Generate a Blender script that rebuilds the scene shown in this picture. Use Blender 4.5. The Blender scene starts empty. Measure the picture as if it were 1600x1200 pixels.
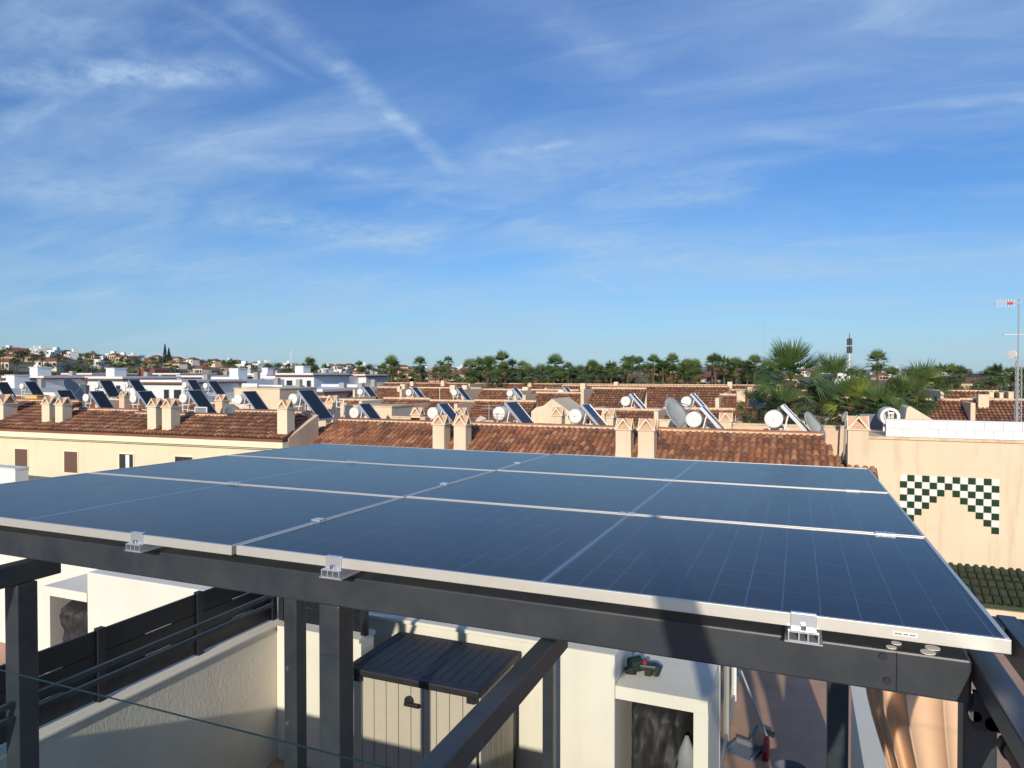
import bpy, math, random
import numpy as np
from mathutils import Vector, Matrix
R = math.radians
PI = math.pi
scene = bpy.context.scene
col = scene.collection
random.seed(7)

# ------------------------------------------------------------------ camera, sky, sun, exposure
CZ = 9.05                                  # eye height above the street
YAW, PITCH, F = R(22.4), -math.atan(17 / 1085.0), 1085.0
cd = bpy.data.cameras.new('camera')
cam = bpy.data.objects.new('camera', cd)
col.objects.link(cam)
cam.location = (0, 0, CZ)
cam.rotation_euler = (R(90) + PITCH, 0, YAW)
cd.sensor_width = 36
cd.lens = 36 * F / 1600.0
cd.clip_start, cd.clip_end = 0.05, 9000
scene.camera = cam

SUN = Vector((0.135, -0.99, 0)).normalized() * math.cos(R(19)) + Vector((0, 0, math.sin(R(19))))
sl = bpy.data.lights.new('sun', 'SUN')
sl.energy, sl.angle, sl.color = 4.2, R(0.6), (1.0, 0.87, 0.71)
so = bpy.data.objects.new('sun', sl)
col.objects.link(so)
so.rotation_euler = SUN.to_track_quat('Z', 'Y').to_euler()
so.location = (0, -20, 30)

scene.view_settings.view_transform = 'Standard'
scene.view_settings.look = 'None'
scene.view_settings.exposure = 0.0
scene.view_settings.gamma = 1
scene.render.resolution_x, scene.render.resolution_y = 1024, 768


def ray(px, py):
    x, y = (px - 800) / F, (600 - py) / F
    f = Vector((-math.sin(YAW) * math.cos(PITCH), math.cos(YAW) * math.cos(PITCH), math.sin(PITCH)))
    r = Vector((math.cos(YAW), math.sin(YAW), 0))
    return f + r * x + r.cross(f) * y


def at_v(px, py, v):
    d = ray(px, py)
    return Vector((0, 0, CZ)) + d * (v / d.y)


def at_z(px, py, z):
    d = ray(px, py)
    return Vector((0, 0, CZ)) + d * ((z - CZ) / d.z)


def at_t(px, py, t):
    return Vector((0, 0, CZ)) + ray(px, py) * t


def u_at(px, v):
    return at_v(px, 600, v).x


world = bpy.data.worlds.new('World')
scene.world = world
world.use_nodes = True
wt = world.node_tree
wt.nodes.clear()


class NG:
    """small helper to write node graphs as expressions"""
    def __init__(s, t): s.t = t
    def n(s, typ, **kw):
        o = s.t.nodes.new(typ)
        for k, v in kw.items(): setattr(o, k, v)
        return o
    def set(s, sock, v):
        if isinstance(v, bpy.types.NodeSocket): s.t.links.new(v, sock)
        elif v is not None: sock.default_value = v
    def m(s, op, a, b=None, c=None, clamp=False):
        o = s.n('ShaderNodeMath', operation=op, use_clamp=clamp)
        s.set(o.inputs[0], a); s.set(o.inputs[1], b); s.set(o.inputs[2], c)
        return o.outputs[0]
    def v(s, op, a, b=None, scale=None):
        o = s.n('ShaderNodeVectorMath', operation=op)
        s.set(o.inputs[0], a); s.set(o.inputs[1], b)
        if scale is not None: s.set(o.inputs['Scale'], scale)
        return o.outputs['Value'] if op in ('DOT_PRODUCT', 'LENGTH', 'DISTANCE') else o.outputs[0]
    def noise(s, vec, scale, detail=4, rough=0.5, dist=0.0):
        o = s.n('ShaderNodeTexNoise')
        s.set(o.inputs['Vector'], vec); o.inputs['Scale'].default_value = scale
        o.inputs['Detail'].default_value = detail; o.inputs['Roughness'].default_value = rough
        o.inputs['Distortion'].default_value = dist
        return o.outputs['Fac']
    def rng(s, x, a, b, c=0.0, d=1.0, smooth=False):
        o = s.n('ShaderNodeMapRange')
        if smooth: o.interpolation_type = 'SMOOTHSTEP'
        s.set(o.inputs[0], x)
        for i, q in enumerate((a, b, c, d)): o.inputs[i + 1].default_value = q
        return o.outputs[0]
    def mix(s, f, a, b, mode='MIX'):
        o = s.n('ShaderNodeMix', data_type='RGBA', blend_type=mode)
        s.set(o.inputs[0], f); s.set(o.inputs[6], a); s.set(o.inputs[7], b)
        return o.outputs[2]
    def ramp(s, f, stops):
        o = s.n('ShaderNodeValToRGB')
        s.set(o.inputs[0], f)
        e = o.color_ramp.elements
        while len(e) < len(stops): e.new(0.5)
        for q, (p, c) in zip(e, stops): q.position = p; q.color = (*c, 1)
        return o.outputs[0]


def c4(c): return (c[0], c[1], c[2], 1)


g = NG(wt)
sky = g.n('ShaderNodeTexSky', sky_type='NISHITA')
sky.sun_disc = False
sky.sun_elevation = R(19)
sky.sun_rotation = math.atan2(SUN.x, SUN.y)
sky.altitude = 50
sky.air_density, sky.dust_density, sky.ozone_density = 1.15, 0.3, 2.2
tc = g.n('ShaderNodeTexCoord')
dirn = tc.outputs['Generated']
sp = g.n('ShaderNodeSeparateXYZ'); wt.links.new(dirn, sp.inputs[0])
zz = g.m('ADD', g.m('MAXIMUM', sp.outputs[2], 0.0), 0.16)
cb = g.n('ShaderNodeCombineXYZ')
wt.links.new(g.m('DIVIDE', sp.outputs[0], zz), cb.inputs[0])
wt.links.new(g.m('DIVIDE', sp.outputs[1], zz), cb.inputs[1])
plane = cb.outputs[0]


def sky_plane(px, py):
    d = ray(px, py).normalized(); k = d.z + 0.16
    return Vector((d.x / k, d.y / k, 0))


rot = g.n('ShaderNodeMapping'); wt.links.new(plane, rot.inputs[0])
rot.inputs['Rotation'].default_value = (0, 0, -YAW - R(8)); rot.inputs['Scale'].default_value = (0.42, 1.0, 1)
stretch = rot.outputs[0]
warp = g.n('ShaderNodeTexNoise'); wt.links.new(stretch, warp.inputs[0])
warp.inputs['Scale'].default_value = 1.1; warp.inputs['Detail'].default_value = 5
wv = g.v('SCALE', g.v('SUBTRACT', warp.outputs['Color'], (0.5, 0.5, 0.5)), scale=0.9)
st2 = g.v('ADD', stretch, wv)
n1 = g.noise(st2, 1.7, 8, 0.58)
n2 = g.noise(g.v('ADD', st2, (7.3, 2.1, 0)), 4.2, 8, 0.62, 0.4)
n3 = g.noise(plane, 0.55, 3, 0.5)
veil = g.m('MULTIPLY', g.rng(n1, 0.34, 0.74, 0, 1, True), g.rng(n3, 0.30, 0.60, 0.35, 1.0))
wisps = g.m('MULTIPLY', g.rng(n2, 0.45, 0.78, 0, 1, True), 0.55)
cloud = g.m('ADD', g.m('MULTIPLY', veil, 0.62), g.m('MULTIPLY', g.m('MULTIPLY', wisps, 0.7), g.rng(n1, 0.35, 0.6)))


def streak(a, b, width, amp, soft=1.0, wob=0.05):
    """cirrus streak or old contrail between two directions"""
    A, B = sky_plane(*a), sky_plane(*b)
    wob_n = g.n('ShaderNodeTexNoise'); wt.links.new(plane, wob_n.inputs[0])
    wob_n.inputs['Scale'].default_value = 5; wob_n.inputs['Detail'].default_value = 6
    p = g.v('ADD', plane, g.v('SCALE', g.v('SUBTRACT', wob_n.outputs['Color'], (0.5, 0.5, 0.5)), scale=wob))
    pa = g.v('SUBTRACT', p, tuple(A))
    ba = B - A
    h = g.m('DIVIDE', g.v('DOT_PRODUCT', pa, tuple(ba)), ba.dot(ba), clamp=True)
    dn = g.n('ShaderNodeVectorMath', operation='SCALE'); dn.inputs[0].default_value = tuple(ba)
    wt.links.new(h, dn.inputs['Scale'])
    d = g.v('LENGTH', g.v('MULTIPLY', g.v('SUBTRACT', pa, dn.outputs[0]), (1, 1, 0)))
    k = g.rng(d, 0.0, width, 1, 0, True)
    tex = g.rng(g.noise(p, 14, 6, 0.65), 0.30, 0.68, 0.15, 1.0)
    fade = g.m('MULTIPLY', g.rng(h, 0, 0.12, 0.0, 1), g.rng(h, 0.85, 1.0, 1, 0.0))
    return g.m('MULTIPLY', g.m('MULTIPLY', g.m('MULTIPLY', k, tex), fade), amp)


for a in [((360, -15), (545, 118), 0.075, 0.36), ((520, 90), (625, 205), 0.06, 0.46), ((600, 165), (715, 275), 0.055, 0.46),
          ((-60, 128), (440, 112), 0.10, 0.62), ((130, 118), (330, 125), 0.06, 0.45), ((255, -10), (500, 130), 0.03, 0.22),
          ((300, 330), (700, 385), 0.28, 0.50), ((-60, 270), (300, 330), 0.30, 0.30), ((100, 400), (800, 480), 0.5, 0.30), ((700, 230), (1200, 300), 0.3, 0.26), ((850, 400), (1500, 470), 0.5, 0.28), ((780, 345), (960, 395), 0.16, 0.35), ((905, 425), (975, 458), 0.035, 0.4),
          ((330, 245), (620, 275), 0.10, 0.35), ((780, 238), (905, 222), 0.035, 0.35), ((840, 10), (1000, 120), 0.09, 0.22),
          ((1150, 205), (1420, 235), 0.06, 0.22), ((0, 40), (250, 90), 0.2, 0.3), ((900, 320), (1200, 310), 0.12, 0.25)]:
    cloud = g.m('ADD', cloud, streak(*a))
cloud = g.m('MINIMUM', g.m('ADD', cloud, g.rng(sp.outputs[2], 0.0, 0.22, 0.42, 0.07)), 0.95)
tint = g.ramp(g.m('MAXIMUM', sp.outputs[2], 0.0), [(0.0, (0.50, 0.77, 1.32)), (0.08, (0.44, 0.74, 1.24)), (0.22, (0.40, 0.71, 1.17)), (0.5, (0.42, 0.74, 1.24))])
skyc = g.mix(1.0, sky.outputs[0], tint, 'MULTIPLY')
cl_c = g.mix(g.rng(sp.outputs[2], 0.0, 0.5), (4.0, 5.8, 7.4, 1), (4.1, 5.6, 8.0, 1))
final = g.mix(g.m('MULTIPLY', cloud, 0.90), skyc, cl_c)
bg = g.n('ShaderNodeBackground'); bg.inputs['Strength'].default_value = 0.105
wt.links.new(final, bg.inputs[0])
wo = g.n('ShaderNodeOutputWorld'); wt.links.new(bg.outputs[0], wo.inputs[0])

# ------------------------------------------------------------------ materials
M = {}


def mat(name, color, rough=0.8, var=0.0, vscale=3.0, bump=0.0, bscale=30.0, metal=0.0, spec=0.5, streaks=0.0, color2=None, coat=0.0):
    m = bpy.data.materials.new(name); m.use_nodes = True
    t = m.node_tree; n = NG(t); b = t.nodes['Principled BSDF']
    b.inputs['Roughness'].default_value = rough; b.inputs['Metallic'].default_value = metal
    b.inputs['Specular IOR Level'].default_value = spec
    if coat: b.inputs['Coat Weight'].default_value = coat
    geo = n.n('ShaderNodeNewGeometry').outputs['Position']
    c = c4(color)
    if var or color2:
        f = n.noise(geo, vscale, 6, 0.6)
        c2 = c4(color2) if color2 else c4([x * (1 - var) for x in color])
        c = n.mix(n.rng(f, 0.35, 0.68), c, c2)
    if streaks:
        mp = n.n('ShaderNodeMapping'); t.links.new(geo, mp.inputs[0]); mp.inputs['Scale'].default_value = (1, 1, 0.08)
        s = n.noise(mp.outputs[0], 3.5, 6, 0.65)
        c = n.mix(n.m('MULTIPLY', n.rng(s, 0.52, 0.75), streaks), c, c4([color[0] * 0.5, color[1] * 0.45, color[2] * 0.4]))
    n.set(b.inputs['Base Color'], c)
    if bump:
        bp = n.n('ShaderNodeBump'); bp.inputs['Strength'].default_value = bump; bp.inputs['Distance'].default_value = 0.01
        n.set(bp.inputs['Height'], n.noise(geo, bscale, 4, 0.6)); t.links.new(bp.outputs[0], b.inputs['Normal'])
    M[name] = m
    return m


mat('cream_render', (0.77, 0.63, 0.45), 0.9, 0.12, 0.7, 0.15, 60, streaks=0.30)
mat('yellow_render', (0.77, 0.68, 0.49), 0.9, 0.09, 0.5, 0.12, 60, streaks=0.22)
mat('peach_render', (0.74, 0.56, 0.39), 0.9, 0.12, 0.8, 0.15, 60, streaks=0.16)
mat('tower_render', (0.76, 0.62, 0.44), 0.9, 0.10, 0.6, 0.12, 50, streaks=0.45)
mat('white_render', (0.78, 0.75, 0.66), 0.9, 0.09, 1.2, 0.25, 80, streaks=0.13)
mat('white_paint', (0.80, 0.80, 0.78), 0.55, 0.04, 2)
mat('bright_white', (0.74, 0.75, 0.75), 0.7, 0.05, 0.4)
mat('cornice_cream', (0.84, 0.76, 0.55), 0.9, 0.08, 1.5, 0.1, 40)
mat('mortar_cream', (0.80, 0.60, 0.40), 0.95, 0.30, 5, 0.3, 40)
mat('anthracite', (0.026, 0.034, 0.044), 0.40, 0, 9, 0.06, 200, 0.0, 0.5, 0.06, color2=(0.044, 0.050, 0.056))
mat('anthracite_dark', (0.014, 0.018, 0.028), 0.5, 0.2, 4)
mat('fence_black', (0.007, 0.010, 0.018), 0.45, 0.3, 5)
mat('aluminium', (0.70, 0.68, 0.62), 0.42, 0.06, 20, 0.0, 30, 0.55)
mat('bright_aluminium', (0.72, 0.76, 0.82), 0.3, 0.05, 40, 0.0, 30, 0.7)
mat('steel', (0.45, 0.45, 0.45), 0.35, 0.1, 30, 0, 30, 0.9)
mat('rubber_black', (0.012, 0.012, 0.013), 0.6)
mat('interior_dark', (0.02, 0.017, 0.014), 0.9)
mat('glass_dark', (0.03, 0.035, 0.045), 0.08, spec=0.8)
mat('collector_glass', (0.022, 0.026, 0.036), 0.30, 0.2, 1.5, spec=0.35)
mat('tank_white', (0.82, 0.80, 0.74), 0.5, 0.08, 6)
mat('dish_grey', (0.25, 0.27, 0.28), 0.6, 0.15, 3)
mat('dish_beige', (0.62, 0.56, 0.45), 0.7, 0.12, 4)
mat('dish_light', (0.42, 0.44, 0.42), 0.6, 0.2, 3)
mat('brown_shutter', (0.16, 0.085, 0.06), 0.7, 0.15, 6)
mat('brown_tile_trim', (0.20, 0.09, 0.065), 0.85, 0.3, 6)
mat('terracotta_plain', (0.26, 0.115, 0.065), 0.9, 0.35, 1.2, 0.3, 6)
mat('terracotta_cap', (0.66, 0.43, 0.28), 0.9, 0.2, 6, 0.2, 40)
mat('terracotta_floor', (0.54, 0.33, 0.22), 0.75, 0.18, 2.5)
mat('orange_render', (0.62, 0.24, 0.11), 0.9, 0.1, 2)
mat('pink_render', (0.68, 0.42, 0.29), 0.9, 0.12, 0.5)
mat('cabinet_beige', (0.50, 0.45, 0.36), 0.6, 0.06, 8, 0.1, 120)
mat('cabinet_roof', (0.020, 0.021, 0.028), 0.55, 0.25, 9, 0.2, 60)
mat('tarp_black', (0.024, 0.024, 0.026), 0.62, 0.2, 9, 0.4, 25)
mat('tool_green', (0.010, 0.026, 0.022), 0.5, 0.2, 12)
mat('tool_red', (0.20, 0.01, 0.02), 0.5)
mat('brush_red', (0.22, 0.012, 0.012), 0.7, 0.3, 30)
mat('dustpan_grey', (0.16, 0.18, 0.21), 0.5)
mat('curtain_peach', (0.66, 0.45, 0.30), 0.9)
mat('awning_brown', (0.16, 0.095, 0.06), 0.7, 0.2, 12)
mat('palm_trunk', (0.16, 0.10, 0.065), 0.95, 0.4, 4, 0.5, 12)
mat('bark', (0.10, 0.075, 0.05), 0.95, 0.3, 4)
mat('grey_stone', (0.20, 0.21, 0.24), 0.9, 0.3, 3)
mat('asphalt', (0.055, 0.055, 0.055), 0.9, 0.2, 1)
mat('concrete_grey', (0.34, 0.33, 0.31), 0.9, 0.2, 1.5)
mat('sand_wall', (0.60, 0.44, 0.30), 0.9, 0.2, 0.4)
mat('green_tile_glaze', (0.010, 0.045, 0.022), 0.25, 0.3, 15)
mat('white_tile_glaze', (0.76, 0.77, 0.74), 0.25, 0.04, 15)
mat('yellow_wall', (0.75, 0.50, 0.16), 0.9, 0.1, 3)
mat('caster_cloth', (0.4, 0.36, 0.3), 0.9)
mat('mast_grey', (0.42, 0.42, 0.42), 0.5, metal=0.4)
mat('antenna_dark', (0.04, 0.04, 0.045), 0.6)
mat('antenna_red', (0.5, 0.03, 0.02), 0.6)


def leaf_mat(name, a, b, dry=0.0):
    m = bpy.data.materials.new(name); m.use_nodes = True
    t = m.node_tree; n = NG(t); bs = t.nodes['Principled BSDF']
    geo = n.n('ShaderNodeNewGeometry').outputs['Position']
    oi = n.n('ShaderNodeObjectInfo').outputs['Random']
    f = n.noise(geo, 0.9, 4, 0.6)
    f = n.m('ADD', n.rng(f, 0.3, 0.7, 0, 0.75), n.m('MULTIPLY', oi, 0.3), clamp=True)
    c = n.mix(f, c4(a), c4(b))
    n.set(bs.inputs['Base Color'], c)
    bs.inputs['Roughness'].default_value = 0.55
    tr = n.n('ShaderNodeBsdfTranslucent'); n.set(tr.inputs[0], c)
    mx = n.n('ShaderNodeMixShader'); mx.inputs[0].default_value = 0.22
    t.links.new(bs.outputs[0], mx.inputs[1]); t.links.new(tr.outputs[0], mx.inputs[2])
    t.links.new(mx.outputs[0], t.nodes['Material Output'].inputs[0])
    M[name] = m


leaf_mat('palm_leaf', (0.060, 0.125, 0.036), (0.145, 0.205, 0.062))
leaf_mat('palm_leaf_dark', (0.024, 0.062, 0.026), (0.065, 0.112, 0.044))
leaf_mat('dry_leaf', (0.24, 0.16, 0.075), (0.17, 0.12, 0.06))
leaf_mat('yellow_leaf', (0.26, 0.31, 0.06), (0.19, 0.25, 0.05))
leaf_mat('tree_leaf', (0.065, 0.115, 0.035), (0.17, 0.21, 0.075))
leaf_mat('far_palm_leaf', (0.075, 0.125, 0.038), (0.175, 0.22, 0.075))
leaf_mat('far_leaf', (0.030, 0.055, 0.022), (0.075, 0.098, 0.042))


def tile_mat(name, stops, attr=None):
    """clay tile: every tile its own firing colour, with weathering"""
    m = bpy.data.materials.new(name); m.use_nodes = True
    t = m.node_tree; n = NG(t); b = t.nodes['Principled BSDF']
    geo = n.n('ShaderNodeNewGeometry').outputs['Position']
    if attr:
        a = n.n('ShaderNodeAttribute'); a.attribute_name = attr; r = a.outputs['Fac']; hollow_shade = n.m('LESS_THAN', r, -0.5)
    else:
        r = n.n('ShaderNodeObjectInfo').outputs['Random']
    c = n.ramp(r, stops)
    w = n.noise(geo, 0.9, 5, 0.6); w2 = n.noise(geo, 14, 5, 0.7)
    c = n.mix(n.m('MULTIPLY', n.rng(w, 0.45, 0.72), 0.55), c, (0.10, 0.055, 0.04, 1))
    c = n.mix(n.m('MULTIPLY', n.rng(w2, 0.5, 0.75), 0.45), c, (0.16, 0.11, 0.075, 1))
    if attr: c = n.mix(hollow_shade, c, (0.045, 0.022, 0.014, 1))  # closed tile ends coloured dark for the shade inside an open tile
    n.set(b.inputs['Base Color'], c); b.inputs['Roughness'].default_value = 0.85
    bp = n.n('ShaderNodeBump'); bp.inputs['Strength'].default_value = 0.3; bp.inputs['Distance'].default_value = 0.01
    n.set(bp.inputs['Height'], w2); t.links.new(bp.outputs[0], b.inputs['Normal'])
    M[name] = m


CLAY = [(0.0, (0.35, 0.13, 0.06)), (0.2, (0.50, 0.22, 0.10)), (0.38, (0.26, 0.11, 0.065)), (0.55, (0.58, 0.30, 0.15)),
        (0.7, (0.40, 0.155, 0.075)), (0.82, (0.17, 0.085, 0.06)), (0.92, (0.47, 0.195, 0.09)), (1.0, (0.64, 0.36, 0.18))]
tile_mat('clay_tile', CLAY); tile_mat('clay_tiles_joined', CLAY, 'tint')
GRN = [(0.0, (0.010, 0.030, 0.014)), (0.4, (0.018, 0.048, 0.022)), (0.7, (0.014, 0.034, 0.020)), (1.0, (0.036, 0.056, 0.026))]
tile_mat('green_tile', GRN)


def panel_material():
    m = bpy.data.materials.new('solar_cells'); m.use_nodes = True
    t = m.node_tree; n = NG(t); b = t.nodes['Principled BSDF']
    tcn = n.n('ShaderNodeTexCoord').outputs['Object']
    s = n.n('ShaderNodeSeparateXYZ'); t.links.new(tcn, s.inputs[0])
    def lines(x, pitch, off, w):
        q = n.m('FRACT', n.m('ADD', n.m('DIVIDE', n.m('ADD', x, off), pitch), 0.5))
        q = n.m('ABSOLUTE', n.m('SUBTRACT', q, 0.5))
        return n.m('LESS_THAN', q, w / pitch / 2)
    ax = n.m('ABSOLUTE', s.outputs[0])
    lx = lines(ax, 0.0915, -0.012, 0.0036)
    ly = lines(s.outputs[1], 0.1825, 0.0, 0.0036)
    bus = lines(s.outputs[1], 0.1825 / 10, 0.0, 0.0007)
    mid = n.m('LESS_THAN', ax, 0.007)
    f = n.m('MAXIMUM', lx, ly)
    br = n.rng(n.noise(tcn, 2.2, 5, 0.6), 0.35, 0.65, 0.25, 1.0)
    cell = n.mix(n.rng(n.noise(tcn, 9, 3, 0.5), 0.3, 0.7), (0.0085, 0.0075, 0.016, 1), (0.012, 0.011, 0.022, 1))
    c = n.mix(n.m('MULTIPLY', bus, 0.25), cell, (0.04, 0.055, 0.09, 1))
    c = n.mix(n.m('MULTIPLY', f, br), c, (0.075, 0.10, 0.155, 1))
    c = n.mix(mid, c, (0.13, 0.175, 0.26, 1))
    # dust washed down towards the lower frame
    dust = n.noise(tcn, 3.0, 8, 0.7)
    c = n.mix(n.rng(dust, 0.45, 0.8, 0.0, 0.04), c, (0.25, 0.25, 0.24, 1))
    vo = n.n('ShaderNodeTexVoronoi'); t.links.new(tcn, vo.inputs['Vector']); vo.inputs['Scale'].default_value = 16
    spot = n.m('MULTIPLY', n.m('LESS_THAN', vo.outputs['Distance'], 0.045), n.rng(n.noise(tcn, 1.7, 3, 0.5), 0.52, 0.6, 0, 0.5))
    c = n.mix(spot, c, (0.30, 0.31, 0.32, 1))
    n.set(b.inputs['Base Color'], c)
    n.set(b.inputs['Roughness'], n.rng(n.noise(tcn, 5, 6, 0.7), 0.3, 0.7, 0.19, 0.22))
    b.inputs['IOR'].default_value = 1.26
    M['solar_cells'] = m


panel_material()


def clear_glass():
    m = bpy.data.materials.new('clear_glass'); m.use_nodes = True
    t = m.node_tree; n = NG(t); t.nodes.remove(t.nodes['Principled BSDF'])
    tr = n.n('ShaderNodeBsdfTransparent'); tr.inputs[0].default_value = (0.95, 0.98, 0.97, 1)
    gl = n.n('ShaderNodeBsdfGlossy'); gl.inputs['Roughness'].default_value = 0.02
    fr = n.n('ShaderNodeFresnel'); fr.inputs[0].default_value = 1.04
    mx = n.n('ShaderNodeMixShader'); t.links.new(fr.outputs[0], mx.inputs[0])
    t.links.new(tr.outputs[0], mx.inputs[1]); t.links.new(gl.outputs[0], mx.inputs[2])
    t.links.new(mx.outputs[0], t.nodes['Material Output'].inputs[0])
    M['clear_glass'] = m
    mat('glass_edge', (0.012, 0.035, 0.030), 0.3, spec=0.2)


clear_glass()


def render_wall_mat():
    """trowelled, combed render of the dividing wall"""
    m = mat('combed_render', (0.74, 0.70, 0.60), 0.95, 0.12, 1.5, 0, 1, streaks=0.12)
    t = m.node_tree; n = NG(t); b = t.nodes['Principled BSDF']
    geo = n.n('ShaderNodeNewGeometry').outputs['Position']
    mp = n.n('ShaderNodeMapping'); t.links.new(geo, mp.inputs[0]); mp.inputs['Scale'].default_value = (1, 1.0, 0.45)
    h = n.noise(mp.outputs[0], 42, 5, 0.62, 0.8)
    bp = n.n('ShaderNodeBump'); bp.inputs['Strength'].default_value = 0.7; bp.inputs['Distance'].default_value = 0.008
    n.set(bp.inputs['Height'], h); t.links.new(bp.outputs[0], b.inputs['Normal'])


render_wall_mat()


def ground_mat():
    m = mat('earth_ground', (0.20, 0.16, 0.11), 0.95, 0.0, 0.02, color2=(0.09, 0.10, 0.05))


ground_mat()

# ------------------------------------------------------------------ object helpers


def tag(o, label=None, cat=None, group=None, kind=None):
    if label: o['label'] = label
    if cat: o['category'] = cat
    if group: o['group'] = group
    if kind: o['kind'] = kind
    return o


def empty(name, loc=(0, 0, 0), rz=0.0, parent=None):
    o = bpy.data.objects.new(name, None); col.objects.link(o)
    o.location = loc; o.rotation_euler = (0, 0, rz); o.empty_display_size = 0.2
    if parent: o.parent = parent
    return o


class MB:
    def __init__(s): s.v, s.f, s.mi, s.cur = [], [], [], 0
    def mat(s, i): s.cur = i; return s
    def add(s, vs, fs):
        k = len(s.v); s.v.extend([tuple(p) for p in vs]); s.f.extend([tuple(i + k for i in q) for q in fs]); s.mi.extend([s.cur] * len(fs)); return s
    def box(s, a, b):
        x0, y0, z0 = a; x1, y1, z1 = b
        if x0 > x1: x0, x1 = x1, x0
        if y0 > y1: y0, y1 = y1, y0
        if z0 > z1: z0, z1 = z1, z0
        return s.add([(x0, y0, z0), (x1, y0, z0), (x1, y1, z0), (x0, y1, z0), (x0, y0, z1), (x1, y0, z1), (x1, y1, z1), (x0, y1, z1)],
                     [(0, 3, 2, 1), (4, 5, 6, 7), (0, 1, 5, 4), (1, 2, 6, 5), (2, 3, 7, 6), (3, 0, 4, 7)])
    def prism(s, poly, axis, a, b):
        """extrude a 2D polygon; axis 'x' poly=(y,z), 'y' poly=(x,z), 'z' poly=(x,y)"""
        n = len(poly)
        def p(q, t): return {'x': (t, q[0], q[1]), 'y': (q[0], t, q[1]), 'z': (q[0], q[1], t)}[axis]
        vs = [p(q, a) for q in poly] + [p(q, b) for q in poly]
        return s.add(vs, [tuple(range(n - 1, -1, -1)), tuple(range(n, 2 * n))] + [(i, (i + 1) % n, n + (i + 1) % n, n + i) for i in range(n)])
    def tube(s, a, b, r, r2=None, n=8, caps=True):
        a, b = Vector(a), Vector(b); r2 = r if r2 is None else r2
        d = (b - a).normalized(); x = d.orthogonal().normalized(); y = d.cross(x)
        vs = [a + (x * math.cos(2 * PI * i / n) + y * math.sin(2 * PI * i / n)) * r for i in range(n)] + \
             [b + (x * math.cos(2 * PI * i / n) + y * math.sin(2 * PI * i / n)) * r2 for i in range(n)]
        fs = [(i, (i + 1) % n, n + (i + 1) % n, n + i) for i in range(n)]
        if caps: fs += [tuple(range(n - 1, -1, -1)), tuple(range(n, 2 * n))]
        return s.add(vs, fs)
    def bar(s, a, b, w, h=None):
        """square bar between points"""
        a, b = Vector(a), Vector(b); h = w if h is None else h
        d = (b - a).normalized(); up = Vector((0, 0, 1)) if abs(d.z) < 0.95 else Vector((0, 1, 0))
        x = d.cross(up).normalized() * w / 2; y = x.cross(d).normalized() * h / 2
        vs = [a - x - y, a + x - y, a + x + y, a - x + y, b - x - y, b + x - y, b + x + y, b - x + y]
        return s.add(vs, [(0, 1, 2, 3), (7, 6, 5, 4), (0, 4, 5, 1), (1, 5, 6, 2), (2, 6, 7, 3), (3, 7, 4, 0)])
    def mesh(s, name, mats, smooth=False):
        me = bpy.data.meshes.new(name); me.from_pydata(s.v, [], s.f)
        for m in (mats if isinstance(mats, (list, tuple)) else [mats]): me.materials.append(M[m] if isinstance(m, str) else m)
        if any(s.mi): me.polygons.foreach_set('material_index', s.mi)
        if smooth: me.polygons.foreach_set('use_smooth', [True] * len(me.polygons))
        me.validate(); me.update()
        return me
    def build(s, name, mats, parent=None, smooth=False, bevel=0.0, loc=None):
        o = bpy.data.objects.new(name, s.mesh(name, mats, smooth)); col.objects.link(o)
        if parent: o.parent = parent
        if loc is not None: o.location = loc
        if bevel:
            bv = o.modifiers.new('bevel', 'BEVEL'); bv.width = bevel; bv.segments = 2; bv.limit_method = 'ANGLE'
        return o


def link(name, me, parent=None, loc=(0, 0, 0), rot=(0, 0, 0), sc=(1, 1, 1)):
    o = bpy.data.objects.new(name, me); col.objects.link(o)
    if parent: o.parent = parent
    o.location = loc; o.rotation_euler = rot; o.scale = sc
    return o


def copy_tree(o, parent=None):
    c = o.copy(); col.objects.link(c); c.parent = parent
    for ch in list(o.children): copy_tree(ch, c)
    return c


def bx(name, a, b, m, parent=None, bevel=0.0): return MB().box(a, b).build(name, m, parent, bevel=bevel)


# ------------------------------------------------------------------ terrain
def hill_h(x, y):
    dep = -math.sin(YAW) * x + math.cos(YAW) * y
    lat = math.cos(YAW) * x + math.sin(YAW) * y
    d = math.hypot(x, y)
    if dep <= 1: return 0.0
    px = 800 + F * lat / dep
    ys = np.interp(px, [-600, -200, 0, 100, 200, 300, 420, 520, 700, 900, 1100, 1600], [544, 547, 552, 558, 562, 566, 571, 573, 576, 578, 578, 580])
    if px < 800 - 5 * F or px > 800 + 5 * F: return 0.0
    z700 = CZ - 3.5 + (583 - ys) * 700 / F
    k = min(1, max(0, (d - 170) / 530)); k = k * k * (3 - 2 * k)
    return max(0, z700) * k


def ground():
    mb = MB(); rs = [0, 20, 60, 120, 170, 220, 280, 340, 400, 460, 520, 580, 640, 700, 800, 1000, 1500, 3000, 7000]
    N = 120
    vs = []
    for r in rs:
        for i in range(N):
            a = 2 * PI * i / N; x, y = r * math.cos(a), r * math.sin(a)
            z = hill_h(x, y) if r <= 800 else hill_h(x * 800 / r, y * 800 / r) * (1 - 0.12 * min(1, (r - 800) / 6200))
            vs.append((x, y, z))
    fs = [(j * N + i, j * N + (i + 1) % N, (j + 1) * N + (i + 1) % N, (j + 1) * N + i) for j in range(len(rs) - 1) for i in range(N)]
    vsg = [(x, y, z) for x, y, z in vs]
    mb.add(vsg, [tuple(reversed(f)) for f in fs])
    o = mb.build('ground', 'earth_ground', smooth=True)
    for p in o.data.polygons: pass
    tag(o, kind='structure')


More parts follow.
